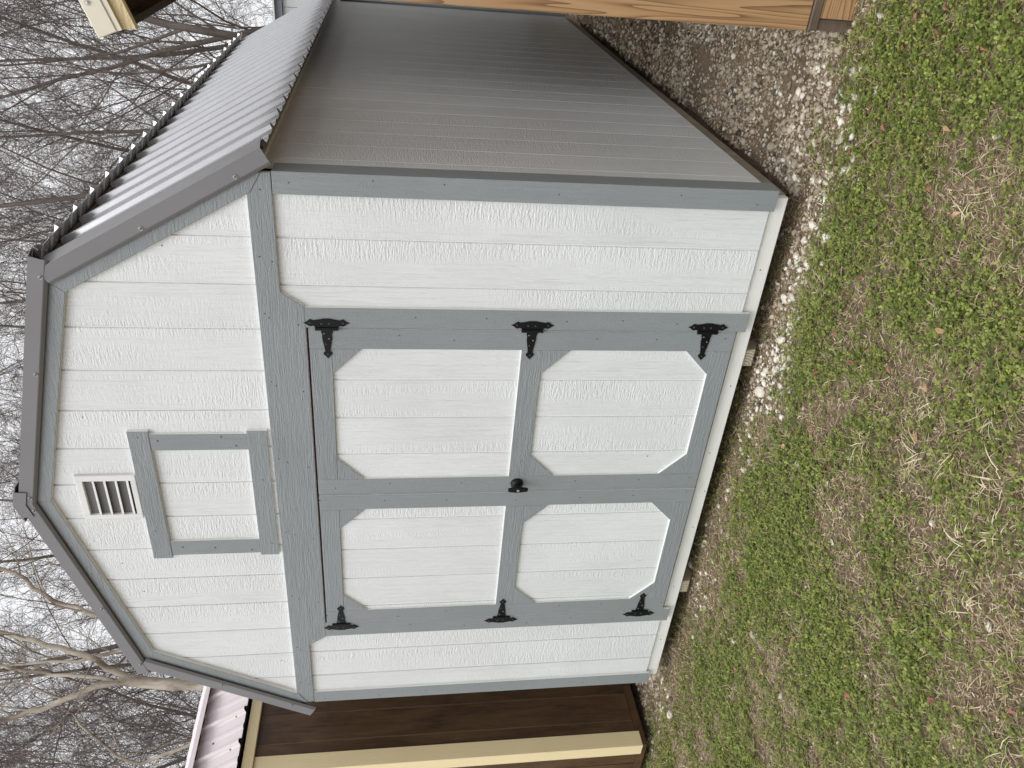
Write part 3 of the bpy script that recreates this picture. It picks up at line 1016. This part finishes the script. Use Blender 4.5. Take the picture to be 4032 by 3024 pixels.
def make_tree(seed, height, r0, spec, trop, wob, lean=(0, 0), base=0.22, angs=(0.5, 0.9), limbs=None):
    rng = np.random.default_rng(seed)
    trunk, crown = Tubes(), Tubes()
    nseg = (11, 8, 6, 4, 3)
    sides = (9, 6, 4, 3, 3)
    minr = (0.03, 0.010, 0.0052, 0.0034, 0.0026)

    def branch(p, d, L, r, lev):
        k = nseg[lev]
        P, R, D = [p], [r], [d]
        st = L / k
        endr = max(minr[lev] * 0.6, r * (0.25 if lev else 0.18))
        for i in range(k):
            d = d + rng.normal(size=3) * wob[lev] + np.array([0, 0, trop[min(lev, 3)]])
            d = d / np.linalg.norm(d)
            p = p + d * st
            P.append(p)
            R.append(r + (endr - r) * ((i + 1) / k) ** 0.85)
            D.append(d)
        (trunk if lev == 0 else crown).add(P, R, sides[lev])
        spawn(P, R, D, L, lev)

    def spawn(P, R, D, L, lev, t0=None):
        k = len(P) - 1
        if lev >= 4 or lev >= len(spec):
            return
        n = spec[lev]
        n = max(1, int(round(n * rng.uniform(0.8, 1.2))))
        if t0 is None:
            t0 = base if lev == 0 else 0.18
        for c in range(n):
            t = t0 + (1 - t0) * ((c + rng.uniform(0.2, 0.9)) / n)
            t = min(t, 0.995)
            x = t * k
            i = int(x)
            fr = x - i
            q = P[i] * (1 - fr) + P[min(i + 1, k)] * fr
            rr = R[i] * (1 - fr) + R[min(i + 1, k)] * fr
            a = rng.uniform(*angs)
            e = D[i] * math.cos(a) + perp(rng, D[i]) * math.sin(a)
            e = e / np.linalg.norm(e)
            Lc = L * rng.uniform(0.42, 0.70) * (1.0 - 0.45 * (t - t0)) * (0.85 if lev == 0 else 0.85)
            branch(q, e, Lc, max(minr[lev + 1], rr * rng.uniform(0.30, 0.50)), lev + 1)
    if limbs:
        for li, (pts, r_a, r_b, lev) in enumerate(limbs):
            pts = np.array(pts, float)
            seg = np.linalg.norm(np.diff(pts, axis=0), axis=1)
            cs = np.concatenate([[0], np.cumsum(seg)])
            tt = np.linspace(0, cs[-1], max(6, int(cs[-1] / 0.16)))
            P = np.stack([np.interp(tt, cs, pts[:, j]) for j in range(3)], -1)
            for _ in range(2):
                P[1:-1] = 0.25 * P[:-2] + 0.5 * P[1:-1] + 0.25 * P[2:]
            P[1:-1] += rng.normal(size=P[1:-1].shape) * 0.012
            R = np.linspace(r_a, r_b, len(P))
            (trunk if li == 0 else crown).add(P, R, 9)
            D = np.gradient(P, axis=0)
            D /= np.linalg.norm(D, axis=1)[:, None]
            if lev:
                spawn(list(P), list(R), list(D), cs[-1] * 0.9, lev, 0.25)
        return trunk, crown
    d0 = np.array([lean[0], lean[1], 1.0])
    branch(np.array([0, 0, -0.1]), d0 / np.linalg.norm(d0), height, r0, 0)
    return trunk, crown


protos = []
for s, (h_, r_, spec, trop, wob, base) in enumerate([
        (11.0, 0.085, (14, 10, 9, 7), (0.02, 0.06, 0.05, 0.03), (0.05, 0.12, 0.16, 0.2, 0.22), 0.14),
        (12.5, 0.105, (13, 10, 9, 7), (0.02, 0.09, 0.06, 0.03), (0.06, 0.10, 0.15, 0.2, 0.22), 0.18),
        (10.0, 0.07, (15, 10, 9, 7), (0.03, 0.11, 0.08, 0.04), (0.06, 0.10, 0.14, 0.2, 0.22), 0.12),
        (12.0, 0.11, (12, 10, 10, 7), (0.01, 0.03, 0.04, 0.02), (0.08, 0.15, 0.18, 0.22, 0.25), 0.16),
        (8.0, 0.035, (18, 9, 8, 5), (0.02, 0.14, 0.10, 0.05), (0.05, 0.08, 0.12, 0.18, 0.22), 0.06)]):
    tr, cr = make_tree(100 + s, h_, r_, spec, trop, wob, base=base)
    t_me = tr.mesh('trunk', 'bark').data
    c_me = cr.mesh('crown', 'hazed_twig_bark').data
    protos.append((t_me, c_me))
for o in list(COL.objects):
    if o.type == 'MESH' and o.parent is None and o.name.split('.')[0] in ('trunk', 'crown'):
        bpy.data.objects.remove(o, do_unlink=True)

CAMX, CAMY = 2.5242, -2.9722
TREES = [  # azimuth in degrees left of +y seen from the camera, distance, kind, scale, turn
    (61.0, 13.5, 4, 1.00, 10), (56.2, 14.0, 4, 1.05, 150), (54.0, 17.0, 2, 1.0, 200),
    (57.5, 19.0, 2, 1.1, 20), (51.0, 18.0, 0, 1.0, 250), (47.0, 16.0, 3, 1.0, 310), (43.5, 19.0, 1, 1.0, 35),
    (39.5, 17.0, 0, 1.05, 95), (36.0, 20.0, 2, 1.2, 60), (32.5, 16.5, 1, 0.95, 140), (28.5, 18.0, 0, 1.0, 15),
    (25.0, 15.5, 3, 1.0, 220), (21.5, 17.5, 2, 1.1, 285), (18.0, 14.5, 1, 0.95, 330), (14.5, 16.5, 0, 1.0, 175),
    (11.0, 14.0, 3, 1.0, 70), (7.0, 15.5, 2, 1.15, 120), (3.0, 15.0, 1, 1.0, 25), (-2.0, 17.0, 0, 1.1, 240),
    (66.0, 17.0, 3, 1.0, 45), (72.0, 16.0, 0, 1.0, 190),
    (23.0, 22.0, 0, 1.3, 60), (16.0, 21.0, 2, 1.4, 300), (9.5, 20.0, 0, 1.2, 130)]
for az, dist, kd, sc, turn in TREES:
    a = math.radians(az)
    dist *= 1.22
    loc = (CAMX - dist * math.sin(a), CAMY + dist * math.cos(a), GZ)
    where = ('rising behind the brown shed and its pinkish roof' if az > 53 else
             'seen above the left roof slope of the white shed' if az > 38 else
             'seen past the ridge and upper right slope of the white shed' if az > 26 else
             'seen above the ribbed metal side of the roof' if az > 12 else
             'standing behind the cream edged cabin roof')
    t = thing('bare_tree', 'leafless bare tree ' + where, 'tree', 'bare trees ' + where, loc)
    t.rotation_euler.z = math.radians(turn)
    t.scale = (sc * 1.08, sc * 1.08, sc * 1.08)
    link('trunk', protos[kd][0], t)
    link('crown', protos[kd][1], t)

# the pale barked tree that stands nearer, over the brown shed's roof
PT = np.array([-7.02, 4.22, GZ])
pt = thing('bare_tree', 'pale smooth barked bare tree rising beside the brown shed roof', 'tree', loc=tuple(PT))
limbs = [
    ([(-7.02, 4.22, GZ - 0.1), (-7.0, 4.25, 2.0), (-7.05, 4.30, 3.92), (-7.05, 4.37, 4.34), (-7.09, 4.43, 4.76), (-7.09, 4.51, 5.22)], 0.095, 0.078, 0),
    ([(-7.09, 4.51, 5.12), (-7.19, 4.51, 5.60), (-7.30, 4.44, 5.87), (-7.45, 4.38, 6.33), (-7.55, 4.31, 6.85), (-7.8, 4.2, 7.9)], 0.048, 0.020, 1),
    ([(-7.07, 4.52, 5.10), (-6.89, 4.62, 5.43), (-6.77, 4.69, 5.62), (-6.75, 4.74, 5.87), (-6.71, 4.75, 6.01), (-6.59, 4.83, 6.33), (-6.53, 4.9, 6.60), (-6.3, 5.1, 7.8)], 0.046, 0.018, 1),
    ([(-6.70, 4.9, 4.6), (-6.80, 4.78, 5.12), (-6.88, 4.79, 5.47), (-6.98, 4.77, 5.76), (-7.02, 4.81, 6.12), (-7.2, 4.9, 7.2)], 0.032, 0.013, 1),
    ([(-6.55, 4.7, 4.2), (-6.37, 5.02, 5.51), (-6.33, 5.09, 5.72), (-6.28, 5.16, 5.97), (-6.23, 5.24, 6.22), (-6.14, 5.33, 6.41), (-5.97, 5.46, 6.49), (-5.94, 5.53, 6.79), (-5.8, 5.6, 7.6)], 0.042, 0.020, 1),
    ([(-7.12, 4.52, 5.30), (-7.12, 4.65, 5.76), (-7.18, 4.73, 6.22), (-7.21, 4.8, 6.43), (-7.20, 4.93, 6.85), (-7.1, 5.2, 8.0)], 0.030, 0.013, 1),
    ([(-7.04, 4.30, 3.3), (-6.75, 4.60, 4.0), (-6.55, 4.7, 4.2)], 0.050, 0.043, 0),
    ([(-6.56, 4.7, 4.2), (-6.66, 4.85, 4.4), (-6.70, 4.9, 4.6)], 0.036, 0.033, 0),
    ([(-7.03, 4.26, 3.0), (-7.8, 3.9, 4.3), (-8.09, 3.84, 5.07), (-7.89, 4.03, 5.39), (-7.75, 4.16, 5.62), (-7.53, 4.34, 5.85), (-7.48, 4.40, 6.01)], 0.034, 0.014, 2)]
limbs = [([tuple(np.array(p) - PT) for p in pts], ra, rb, lv) for pts, ra, rb, lv in limbs]
tr, cr = make_tree(411, 1, 1, (9, 7, 7, 5), (0.0, 0.03, 0.04, 0.02), (0.07, 0.17, 0.2, 0.22, 0.25), angs=(0.5, 0.95), limbs=limbs)
tr.mesh('trunk', 'pale_bark', pt)
cr.mesh('crown', 'pale_bark', pt)

# ------------------------------------------------------------------ ground cover
DIRT = [(1.26, -1.00, .15), (0.61, -0.86, .15), (0.48, -0.84, .10), (0.35, -1.24, .12), (0.28, -1.37, .12), (0.60, -1.67, .14),
        (-0.40, -1.04, .11), (-0.36, -0.83, .10), (-0.37, -1.27, .12), (0.46, -1.10, .10), (-0.40, -0.68, .10)]
STRAW = [(1.16, -1.43, .16), (1.26, -1.46, .14), (1.03, -1.45, .14), (0.99, -1.60, .15), (0.86, -1.56, .14), (1.66, -0.90, .10), (1.82, -0.98, .14),
         (0.75, -1.80, .18), (1.06, -1.13, .09), (0.90, -0.87, .08), (1.98, -0.90, .10), (0.55, -1.95, .2)]
GRAVX = np.array([-2.6, -1.9, -1.2, -0.95, -0.55, -0.15, 0.15, 0.48, 0.68, 0.93, 1.16, 1.36, 1.56, 1.75, 1.95, 2.11, 2.6])
GRAVY = np.array([-0.06, -0.16, -0.04, -0.10, -0.26, -0.12, -0.18, -0.27, -0.35, -0.36, -0.34, -0.31, -0.28, -0.25, -0.22, -0.14, -0.05])


def blob(x, y, L):
    m = np.zeros_like(x)
    for bx, by, r in L:
        m = np.maximum(m, np.exp(-((x - bx) ** 2 + (y - by) ** 2) / (r * r)))
    return m


def gravel_w(x, y):
    """0..1: how much gravel lies here"""
    edge = np.interp(x, GRAVX, GRAVY) + 0.10 * (vnoise(x, y, 9.0) - 0.5)
    front = np.clip((y - edge + 0.06) / 0.30, 0, 1) ** 1.5
    base = np.interp(x, [-2.6, -1.9, -1.5, -1.1, -0.8, -0.55, -0.3, 0.0, 0.3, 0.55, 0.8, 1.1, 1.5, 2.6], [.5, .7, .45, .12, .55, .6, .25, .10, .30, .75, .85, .7, .85, .95])
    inside = np.where((np.abs(x) < 1.5) & (y > 0.05), 0.12, 1.0)
    patch = np.clip(1.5 * vnoise(x, y, 4.0), 0.25, 1.0)
    return front * base * inside * patch


def under_building(x, y):
    return ((np.abs(x) < 1.5) & (y > 0.28)) | ((x < -2.2) & (y > 0.06)) | ((x > 2.19) & (y > 0.10))


def scatter(n, x0, x1, y0, y1, wfun, rng):
    x = rng.uniform(x0, x1, n)
    y = rng.uniform(y0, y1, n)
    w = wfun(x, y)
    k = (rng.random(n) < w) & ~under_building(x, y)
    return x[k], y[k]


def in_view(x, y, near=0.35):
    """keep the dense cover to the part of the yard round the sheds that the photo shows, with a margin"""
    dx, dy = x - CAMX, y - CAMY
    az = np.degrees(np.arctan2(-dx, dy))
    d = np.hypot(dx, dy)
    return (az > -18) & (az < 82) & (d > 1.35)


gr = np.random.default_rng(21)


def green_w(x, y):
    g = 1.0 - gravel_w(x, y) * 1.35
    g = g * (1 - 0.92 * blob(x, y, DIRT)) * (1 - 0.75 * blob(x, y, STRAW))
    n = 0.40 * vnoise(x, y, 3.1) + 0.35 * vnoise(x, y, 9.0) + 0.25 * vnoise(x, y, 26.0)
    shade = np.clip((-0.02 - y) / 0.25, 0.12, 1)
    shade = np.where(np.abs(x) < 1.7, shade, np.clip((0.25 - y) / 0.5, 0.1, 1))
    return np.clip(g, 0, 1) * np.clip((n - 0.27) * 3.0, 0.08, 1) * shade


def leaf_tint(n, rng, kind):
    u = rng.random((n, 1))
    v = rng.random((n, 1))
    if kind == 'clover':
        c = np.array([[0.10, 0.148, 0.026]]) * (1 - u) + np.array([[0.36, 0.415, 0.10]]) * u
        yel = (v > 0.97)
        c = np.where(yel, np.array([[0.36, 0.34, 0.10]]) * (0.7 + 0.5 * u), c)
    elif kind == 'grass':
        c = np.array([[0.095, 0.14, 0.035]]) * (1 - u) + np.array([[0.32, 0.38, 0.12]]) * u
        dry = (v > 0.62)
        c = np.where(dry, np.array([[0.48, 0.40, 0.225]]) * (0.6 + 0.8 * u), c)
    else:
        c = np.array([[0.30, 0.225, 0.14]]) * (1 - u) + np.array([[0.70, 0.60, 0.41]]) * u
        dk = v > 0.6
        c = np.where(dk, np.array([[0.19, 0.135, 0.085]]) * (0.6 + u), c)
    return c


def clover(n):
    x, y = scatter(n, -3.6, 2.9, -2.35, 0.15, green_w, gr)
    k = in_view(x, y)
    x, y = x[k], y[k]
    m = len(x)
    z = hgt(x, y) + gr.uniform(0.006, 0.032, m)
    spin = gr.uniform(0, 2 * math.pi, m)
    size = gr.uniform(0.0038, 0.0100, m)
    V, C = [], []
    base_c = leaf_tint(m, gr, 'clover')
    for j in range(3):
        a = spin + j * 2.094 + gr.normal(0, 0.15, m)
        tilt = gr.normal(0.15, 0.35, m)
        side = gr.normal(0.0, 0.3, m)
        ux, uy, uz = np.cos(a) * np.cos(tilt), np.sin(a) * np.cos(tilt), np.sin(tilt)
        vx, vy, vz = -np.sin(a), np.cos(a), side
        c0 = np.stack([x, y, z], -1)
        U = np.stack([ux, uy, uz], -1) * size[:, None]
        Vv = np.stack([vx, vy, vz], -1) * (size * 0.62)[:, None]
        quad = np.stack([c0, c0 + U * 0.85 + Vv, c0 + U * 1.55, c0 + U * 0.85 - Vv], 1)
        V.append(quad)
        C.append(base_c * gr.uniform(0.8, 1.15, (m, 1)))
    V = np.concatenate(V)
    C = np.repeat(np.concatenate(C), 4, 0)
    q = np.arange(len(V) * 4).reshape(-1, 4)
    o = np_mesh('clover', V.reshape(-1, 3), q, 'leaf_green', tint=C)
    tag(o, 'low green clover leaves covering the ground before the shed', 'clover', kind='stuff')


def blades(name, n, wfun, kind, lab, cat, lmin, lmax, lay, wmin, wmax, mat, x0=-3.6, x1=2.9, y0=-2.35, y1=0.25):
    x, y = scatter(n, x0, x1, y0, y1, wfun, gr)
    k = in_view(x, y)
    x, y = x[k], y[k]
    m = len(x)
    L = gr.uniform(lmin, lmax, m) * gr.uniform(0.6, 1.0, m)
    a = gr.uniform(0, 2 * math.pi, m)
    el = np.clip(gr.normal(lay[0], lay[1], m), 0.02, 1.45)
    bend = gr.normal(-0.5, 0.45, m)
    yaw = gr.normal(0, 0.5, m)
    w = gr.uniform(wmin, wmax, m)
    p = np.stack([x, y, hgt(x, y) + gr.uniform(0, 0.012, m) * (el < 0.5)], -1)
    rows = []
    for s in range(4):
        aa, ee = a + yaw * s / 3, el + bend * s / 3
        d = np.stack([np.cos(aa) * np.cos(ee), np.sin(aa) * np.cos(ee), np.sin(ee)], -1)
        sd = np.stack([-np.sin(aa), np.cos(aa), gr.normal(0, 0.3, m)], -1)
        ww = (w * (1.0, 0.95, 0.7, 0.12)[s])[:, None] * 0.5
        pz = p.copy()
        pz[:, 2] = np.maximum(pz[:, 2], hgt(p[:, 0], p[:, 1]) + 0.003)
        rows += [pz - sd * ww, pz + sd * ww]
        p = p + d * (L / 3)[:, None]
    V = np.stack(rows, 1)
    b0 = np.arange(m)[:, None] * 8
    q = np.concatenate([b0 + np.array([[2 * s, 2 * s + 1, 2 * s + 3, 2 * s + 2]]) for s in range(3)], 0)
    C = np.repeat(leaf_tint(m, gr, kind), 8, 0)
    o = np_mesh(name, V.reshape(-1, 3), q, mat, tint=C)
    tag(o, lab, cat, kind='stuff')


def straw_w(x, y):
    s = 0.32 + 0.9 * blob(x, y, STRAW) + 0.25 * blob(x, y, DIRT)
    s = s + 0.35 * np.clip(vnoise(x, y, 5.0) - 0.45, 0, 1) * 2
    s = s * (1 - 0.75 * np.clip(gravel_w(x, y), 0, 1))
    left = np.clip((-x - 0.2) * 0.25, 0, 0.3)
    return np.clip(s + left * (y > -0.9), 0, 1)


clover(170000)
blades('grass', 130000, green_w, 'grass', 'thin green and yellowing grass blades among the clover', 'grass', 0.020, 0.075, (0.65, 0.40), 0.0013, 0.0030, 'leaf_green')
blades('dry_grass', 110000, straw_w, 'straw', 'dry tan grass stems lying over the ground', 'dry grass', 0.03, 0.095, (0.18, 0.18), 0.0012, 0.0030, 'dry_straw')
# thatch: short brown litter that fills the gaps
blades('thatch', 125000, lambda x, y: np.clip(0.75 - 0.7 * gravel_w(x, y), 0, 1), 'straw', 'short brown plant litter between the leaves', 'litter', 0.012, 0.040, (0.12, 0.16), 0.0016, 0.0046, 'dry_straw')

# gravel
ICO = None


def ico():
    bm = bmesh.new()
    bmesh.ops.create_icosphere(bm, subdivisions=1, radius=1.0)
    v = np.array([x.co[:] for x in bm.verts])
    f = np.array([[x.index for x in fc.verts] for fc in bm.faces])
    bm.free()
    return v, f


IV, IF = ico()


def stones_batch(x, y, size, rng, sink=0.35):
    m = len(x)
    v = IV[None] * (1 + rng.uniform(-0.28, 0.28, (m, len(IV), 1)))
    dims = np.stack([rng.uniform(0.75, 1.45, m), rng.uniform(0.6, 1.1, m), rng.uniform(0.4, 0.8, m)], -1)
    v = v * (dims * size[:, None])[:, None, :]
    a = rng.uniform(0, 2 * math.pi, m)
    tx = rng.normal(0, 0.45, m)
    ca, sa = np.cos(a)[:, None], np.sin(a)[:, None]
    ct, st = np.cos(tx)[:, None], np.sin(tx)[:, None]
    yy = v[..., 1] * ct - v[..., 2] * st
    zz = v[..., 1] * st + v[..., 2] * ct
    xx = v[..., 0] * ca - yy * sa
    y2 = v[..., 0] * sa + yy * ca
    z0 = hgt(x, y) + size * sink
    return np.stack([xx + x[:, None], y2 + y[:, None], zz + z0[:, None]], -1)


def gravel():
    rng = np.random.default_rng(5)
    X, Y, S = [], [], []
    for n, x0, x1, y0, y1, smin, smax in ((20000, -2.6, 2.6, -0.45, 0.35, 0.0035, 0.0105), (6500, -2.6, 2.6, -0.5, 0.35, 0.008, 0.020),
                                          (15000, 1.5, 2.2, 0.1, 2.2, 0.0035, 0.011), (1900, 1.5, 2.2, 0.1, 2.4, 0.009, 0.019),
                                          (9000, 1.5, 2.2, 2.2, 6.4, 0.006, 0.020), (7000, -2.2, -1.5, 0.2, 2.0, 0.006, 0.016)):
        x, y = scatter(n, x0, x1, y0, y1, gravel_w, rng)
        if y0 >= 0.1 and x0 > 0:      # bare trodden earth down the middle of the alley
            mid = np.exp(-((x - 1.86 - 0.05 * np.sin(3 * y)) / 0.13) ** 2) * np.clip(vnoise(x, y, 3.3) * 1.9 - 0.15, 0, 1)
            k = rng.random(len(x)) > mid * 0.95
            x, y = x[k], y[k]
        X.append(x)
        Y.append(y)
        S.append(smin * (smax / smin) ** (rng.random(len(x)) ** 1.3))
    # stray stones in the grass
    x = rng.uniform(-3, 2.6, 260)
    y = rng.uniform(-2.1, -0.15, 260)
    X.append(x)
    Y.append(y)
    S.append(rng.uniform(0.004, 0.011, 260))
    X, Y, S = map(np.concatenate, (X, Y, S))
    V = stones_batch(X, Y, S, rng)
    m = len(X)
    u = rng.random((m, 1))
    C = np.array([[0.19, 0.145, 0.098]]) * (1 - u) + np.array([[0.56, 0.485, 0.375]]) * u
    wht = rng.random((m, 1))
    pale = np.clip((0.05 - Y) / 0.2, 0, 1)[:, None] * 0.50 + 0.12     # larger share of pale stone towards the front
    C = np.where(wht < pale, np.array([[0.70, 0.66, 0.58]]) * (0.8 + 0.3 * u), C)
    C = np.where(wht > 0.93, np.array([[0.10, 0.085, 0.07]]) * (0.6 + u), C)
    C = np.repeat(C, len(IV), 0)
    q = (np.arange(m)[:, None, None] * len(IV) + IF[None]).reshape(-1, 3)
    o = np_mesh('gravel', V.reshape(-1, 3), q, 'stone_stuff', tint=C)
    tag(o, 'crushed limestone gravel strip along the shed and down the alley', 'gravel', kind='stuff')


gravel()

# single stones that stand out
STONES = [(1.61, 0.45, .040, 1), (1.96, 0.11, .026, 0), (1.92, -0.09, .026, 0), (1.96, -0.12, .028, 0), (2.01, -0.24, .019, 0), (2.24, -0.12, .024, 0), (2.31, -0.45, .022, 0),
          (1.75, 0.17, .026, 1), (1.61, 0.21, .026, 1), (1.60, 0.02, .022, 0), (1.45, -0.10, .036, 0), (1.37, -0.05, .030, 0), (1.45, -0.23, .030, 0), (1.60, 0.92, .030, 1),
          (1.71, -0.26, .015, 0), (1.71, -0.30, .017, 0), (1.67, -0.29, .014, 0), (1.67, -0.34, .012, 0), (1.09, -0.05, .032, 0), (0.93, -0.12, .042, 0), (0.82, -0.11, .026, 0),
          (0.88, -0.20, .022, 0), (0.62, -0.07, .036, 0), (0.73, -0.06, .026, 0), (0.71, -0.22, .026, 0), (0.96, -0.34, .020, 0), (0.55, -0.53, .028, 0), (0.26, -0.04, .020, 0),
          (0.26, -0.14, .020, 0), (0.63, -0.74, .014, 0), (0.19, -0.11, .020, 0), (1.35, -0.25, .022, 0), (-0.20, -0.16, .034, 0), (-0.02, -0.20, .020, 0), (0.46, -0.90, .018, 0),
          (0.90, -1.27, .018, 0), (-0.63, -0.48, .022, 0), (-0.65, -0.41, .020, 0), (0.43, -1.26, .022, 1), (0.82, -1.62, .022, 0), (-0.70, -0.20, .020, 0), (-1.06, -0.10, .026, 0),
          (-0.41, -0.96, .018, 0), (-0.40, -0.63, .026, 1), (-0.38, -0.71, .020, 1), (0.20, -1.32, .016, 0), (-1.72, -0.14, .040, 0), (-1.89, 0.01, .024, 0), (-1.66, -0.05, .024, 0),
          (2.03, -0.88, .020, 0), (0.81, -0.17, .020, 0), (0.77, -0.12, .022, 0), (0.68, -0.14, .020, 0), (1.30, -0.13, .020, 0), (1.52, 0.12, .024, 1), (1.68, 0.60, .024, 1), (1.85, 0.35, .024, 1)]
rs = np.random.default_rng(77)
for i, (x, y, s, dull) in enumerate(STONES):
    V = stones_batch(np.array([0.0]), np.array([0.0]), np.array([s * 0.85]), rs, 0.0)[0]
    V = V - np.array([0, 0, V[:, 2].mean()])
    o = mk('stone', V, IF.tolist(), 'limestone_dull' if dull else 'limestone')
    bv = o.modifiers.new('worn', 'BEVEL')
    bv.width = s * 0.16
    bv.segments = 1
    o.location = (x, y, float(hgt(x, y)) + s * 0.30)
    if i == 0:
        tag(o, 'large tan slab of stone beside the right corner of the white shed', 'stone')
    elif i == 46:
        tag(o, 'large white stone alone in dry grass by the brown shed', 'stone')
    elif i == 32:
        tag(o, 'flat white stone at the gravel patch left of the doors', 'stone')
    elif x > 1.5:
        tag(o, 'loose limestone lump lying in the alley gravel right of the shed', 'stone', 'stones at the alley mouth')
    elif y > -0.36:
        tag(o, 'pale limestone lump in the strip along the shed front', 'stone', 'stones along the shed front')
    else:
        tag(o, 'small pale stone lying in the grass', 'stone', 'stones in the grass')

# fallen leaves
LEAVES = [(2.27, -0.36, 0), (2.32, -0.50, 0), (2.25, -0.49, 0), (2.18, -0.35, 0), (1.92, -0.38, 0), (1.96, -0.28, 0), (1.79, -0.22, 0), (1.59, -0.35, 0), (1.79, -0.88, 1), (2.24, -0.71, 0),
          (1.82, -0.72, 0), (1.12, -0.11, 0), (1.43, -0.54, 0), (1.32, -0.48, 0), (1.17, -0.50, 0), (1.46, -1.00, 1), (1.28, -1.05, 1), (0.96, -0.46, 0), (0.80, -0.44, 0), (0.76, -0.56, 0),
          (1.12, -0.63, 0), (1.22, -0.84, 0), (0.55, -0.40, 1), (0.72, -0.74, 0), (1.12, -1.10, 1), (0.07, -1.30, 0), (0.47, -1.61, 0), (-0.67, -0.62, 0), (-0.43, -0.81, 1), (0.72, -1.82, 0), (-0.33, -0.44, 0),
          (2.00, -0.69, 1)]
lr = random.Random(12)
for x, y, tan in LEAVES:
    L_ = lr.uniform(0.014, 0.026) * (1.25 if tan else 1)
    w_ = L_ * lr.uniform(0.32, 0.5)
    rows = [(0, 0.05), (0.25, 0.8), (0.5, 1.0), (0.75, 0.7), (1.0, 0.04)]
    vs, fs = [], []
    for lvl in (0.0, -0.0006):
        for t, k in rows:
            zc_ = 0.006 * math.sin(t * 3.0) + lvl
            vs += [(t * L_ * 1.6 - L_ * 0.8, -k * w_, zc_ + 0.005 * k), (t * L_ * 1.6 - L_ * 0.8, 0, zc_), (t * L_ * 1.6 - L_ * 0.8, k * w_, zc_ + 0.005 * k)]
    for i in range(4):
        b0 = i * 3
        fs += [[b0, b0 + 3, b0 + 4, b0 + 1], [b0 + 1, b0 + 4, b0 + 5, b0 + 2]]
        c0 = 15 + i * 3
        fs += [[c0 + 1, c0 + 4, c0 + 3, c0], [c0 + 2, c0 + 5, c0 + 4, c0 + 1]]
    o = mk('fallen_leaf', vs, fs, 'tan_leaf' if tan else 'red_leaf')
    o.location = (x, y, float(hgt(x, y)) + 0.028)
    o.rotation_euler = (lr.uniform(-.5, .5), lr.uniform(-.5, .5), lr.uniform(0, 6.28))
    if tan:
        tag(o, 'tan dead leaf lying on the grass', 'leaf', 'tan fallen leaves')
    else:
        tag(o, 'small red fallen leaf lying on the grass', 'leaf', 'red fallen leaves')

# pale dead grass tufts
TUFTS = [(1.06, -1.12, 1.2), (1.14, -1.24, .9), (1.35, -1.30, .9), (0.91, -0.84, 1.1), (1.22, -1.08, .8), (1.28, -0.30, .8), (1.23, -0.32, .7), (1.79, -0.93, 1.0), (0.96, -1.41, 1.0),
         (0.82, -1.55, 1.0), (0.58, -1.88, 1.1), (1.50, -0.93, .8), (1.41, -1.01, .8), (1.08, -1.50, 1.0), (1.20, -1.42, 1.0)]
for x, y, s in TUFTS:
    tb = np.random.default_rng(int(1000 * (x + 5)) + int(-997 * y))
    vs, fs = [], []
    for k in range(int(11 * s)):
        a, el = tb.normal(2.4 * x + 5.1 * y, 1.1), tb.uniform(0.05, 0.85)
        L_, w_ = tb.uniform(0.035, 0.085) * s, tb.uniform(0.0016, 0.0042)
        p = np.array([tb.normal(0, 0.018), tb.normal(0, 0.018), 0.008])
        b0 = len(vs)
        for t in range(4):
            ee = el - 0.28 * t
            d = np.array([math.cos(a) * math.cos(ee), math.sin(a) * math.cos(ee), math.sin(ee)])
            sd = np.array([-math.sin(a), math.cos(a), 0.2]) * w_ * (1, .9, .6, .1)[t] * 0.5
            q_ = p.copy()
            q_[2] = max(q_[2], 0.004)
            vs += [q_ - sd, q_ + sd, q_ + np.array([0, 0, 0.0012])]
            p = p + d * L_ / 3
            a += tb.normal(0, 0.25)
        for t in range(3):
            c0 = b0 + 3 * t
            fs += [[c0, c0 + 2, c0 + 5, c0 + 3], [c0 + 2, c0 + 1, c0 + 4, c0 + 5]]
    o = mk('dry_tuft', vs, fs, 'straw_tuft' if 'straw_tuft' in MATS else 'tan_leaf')
    o.location = (x, y, float(hgt(x, y)) + 0.012)
    tag(o, 'bleached tuft of dead grass splayed flat on the ground', 'grass tuft', 'bleached grass tufts')
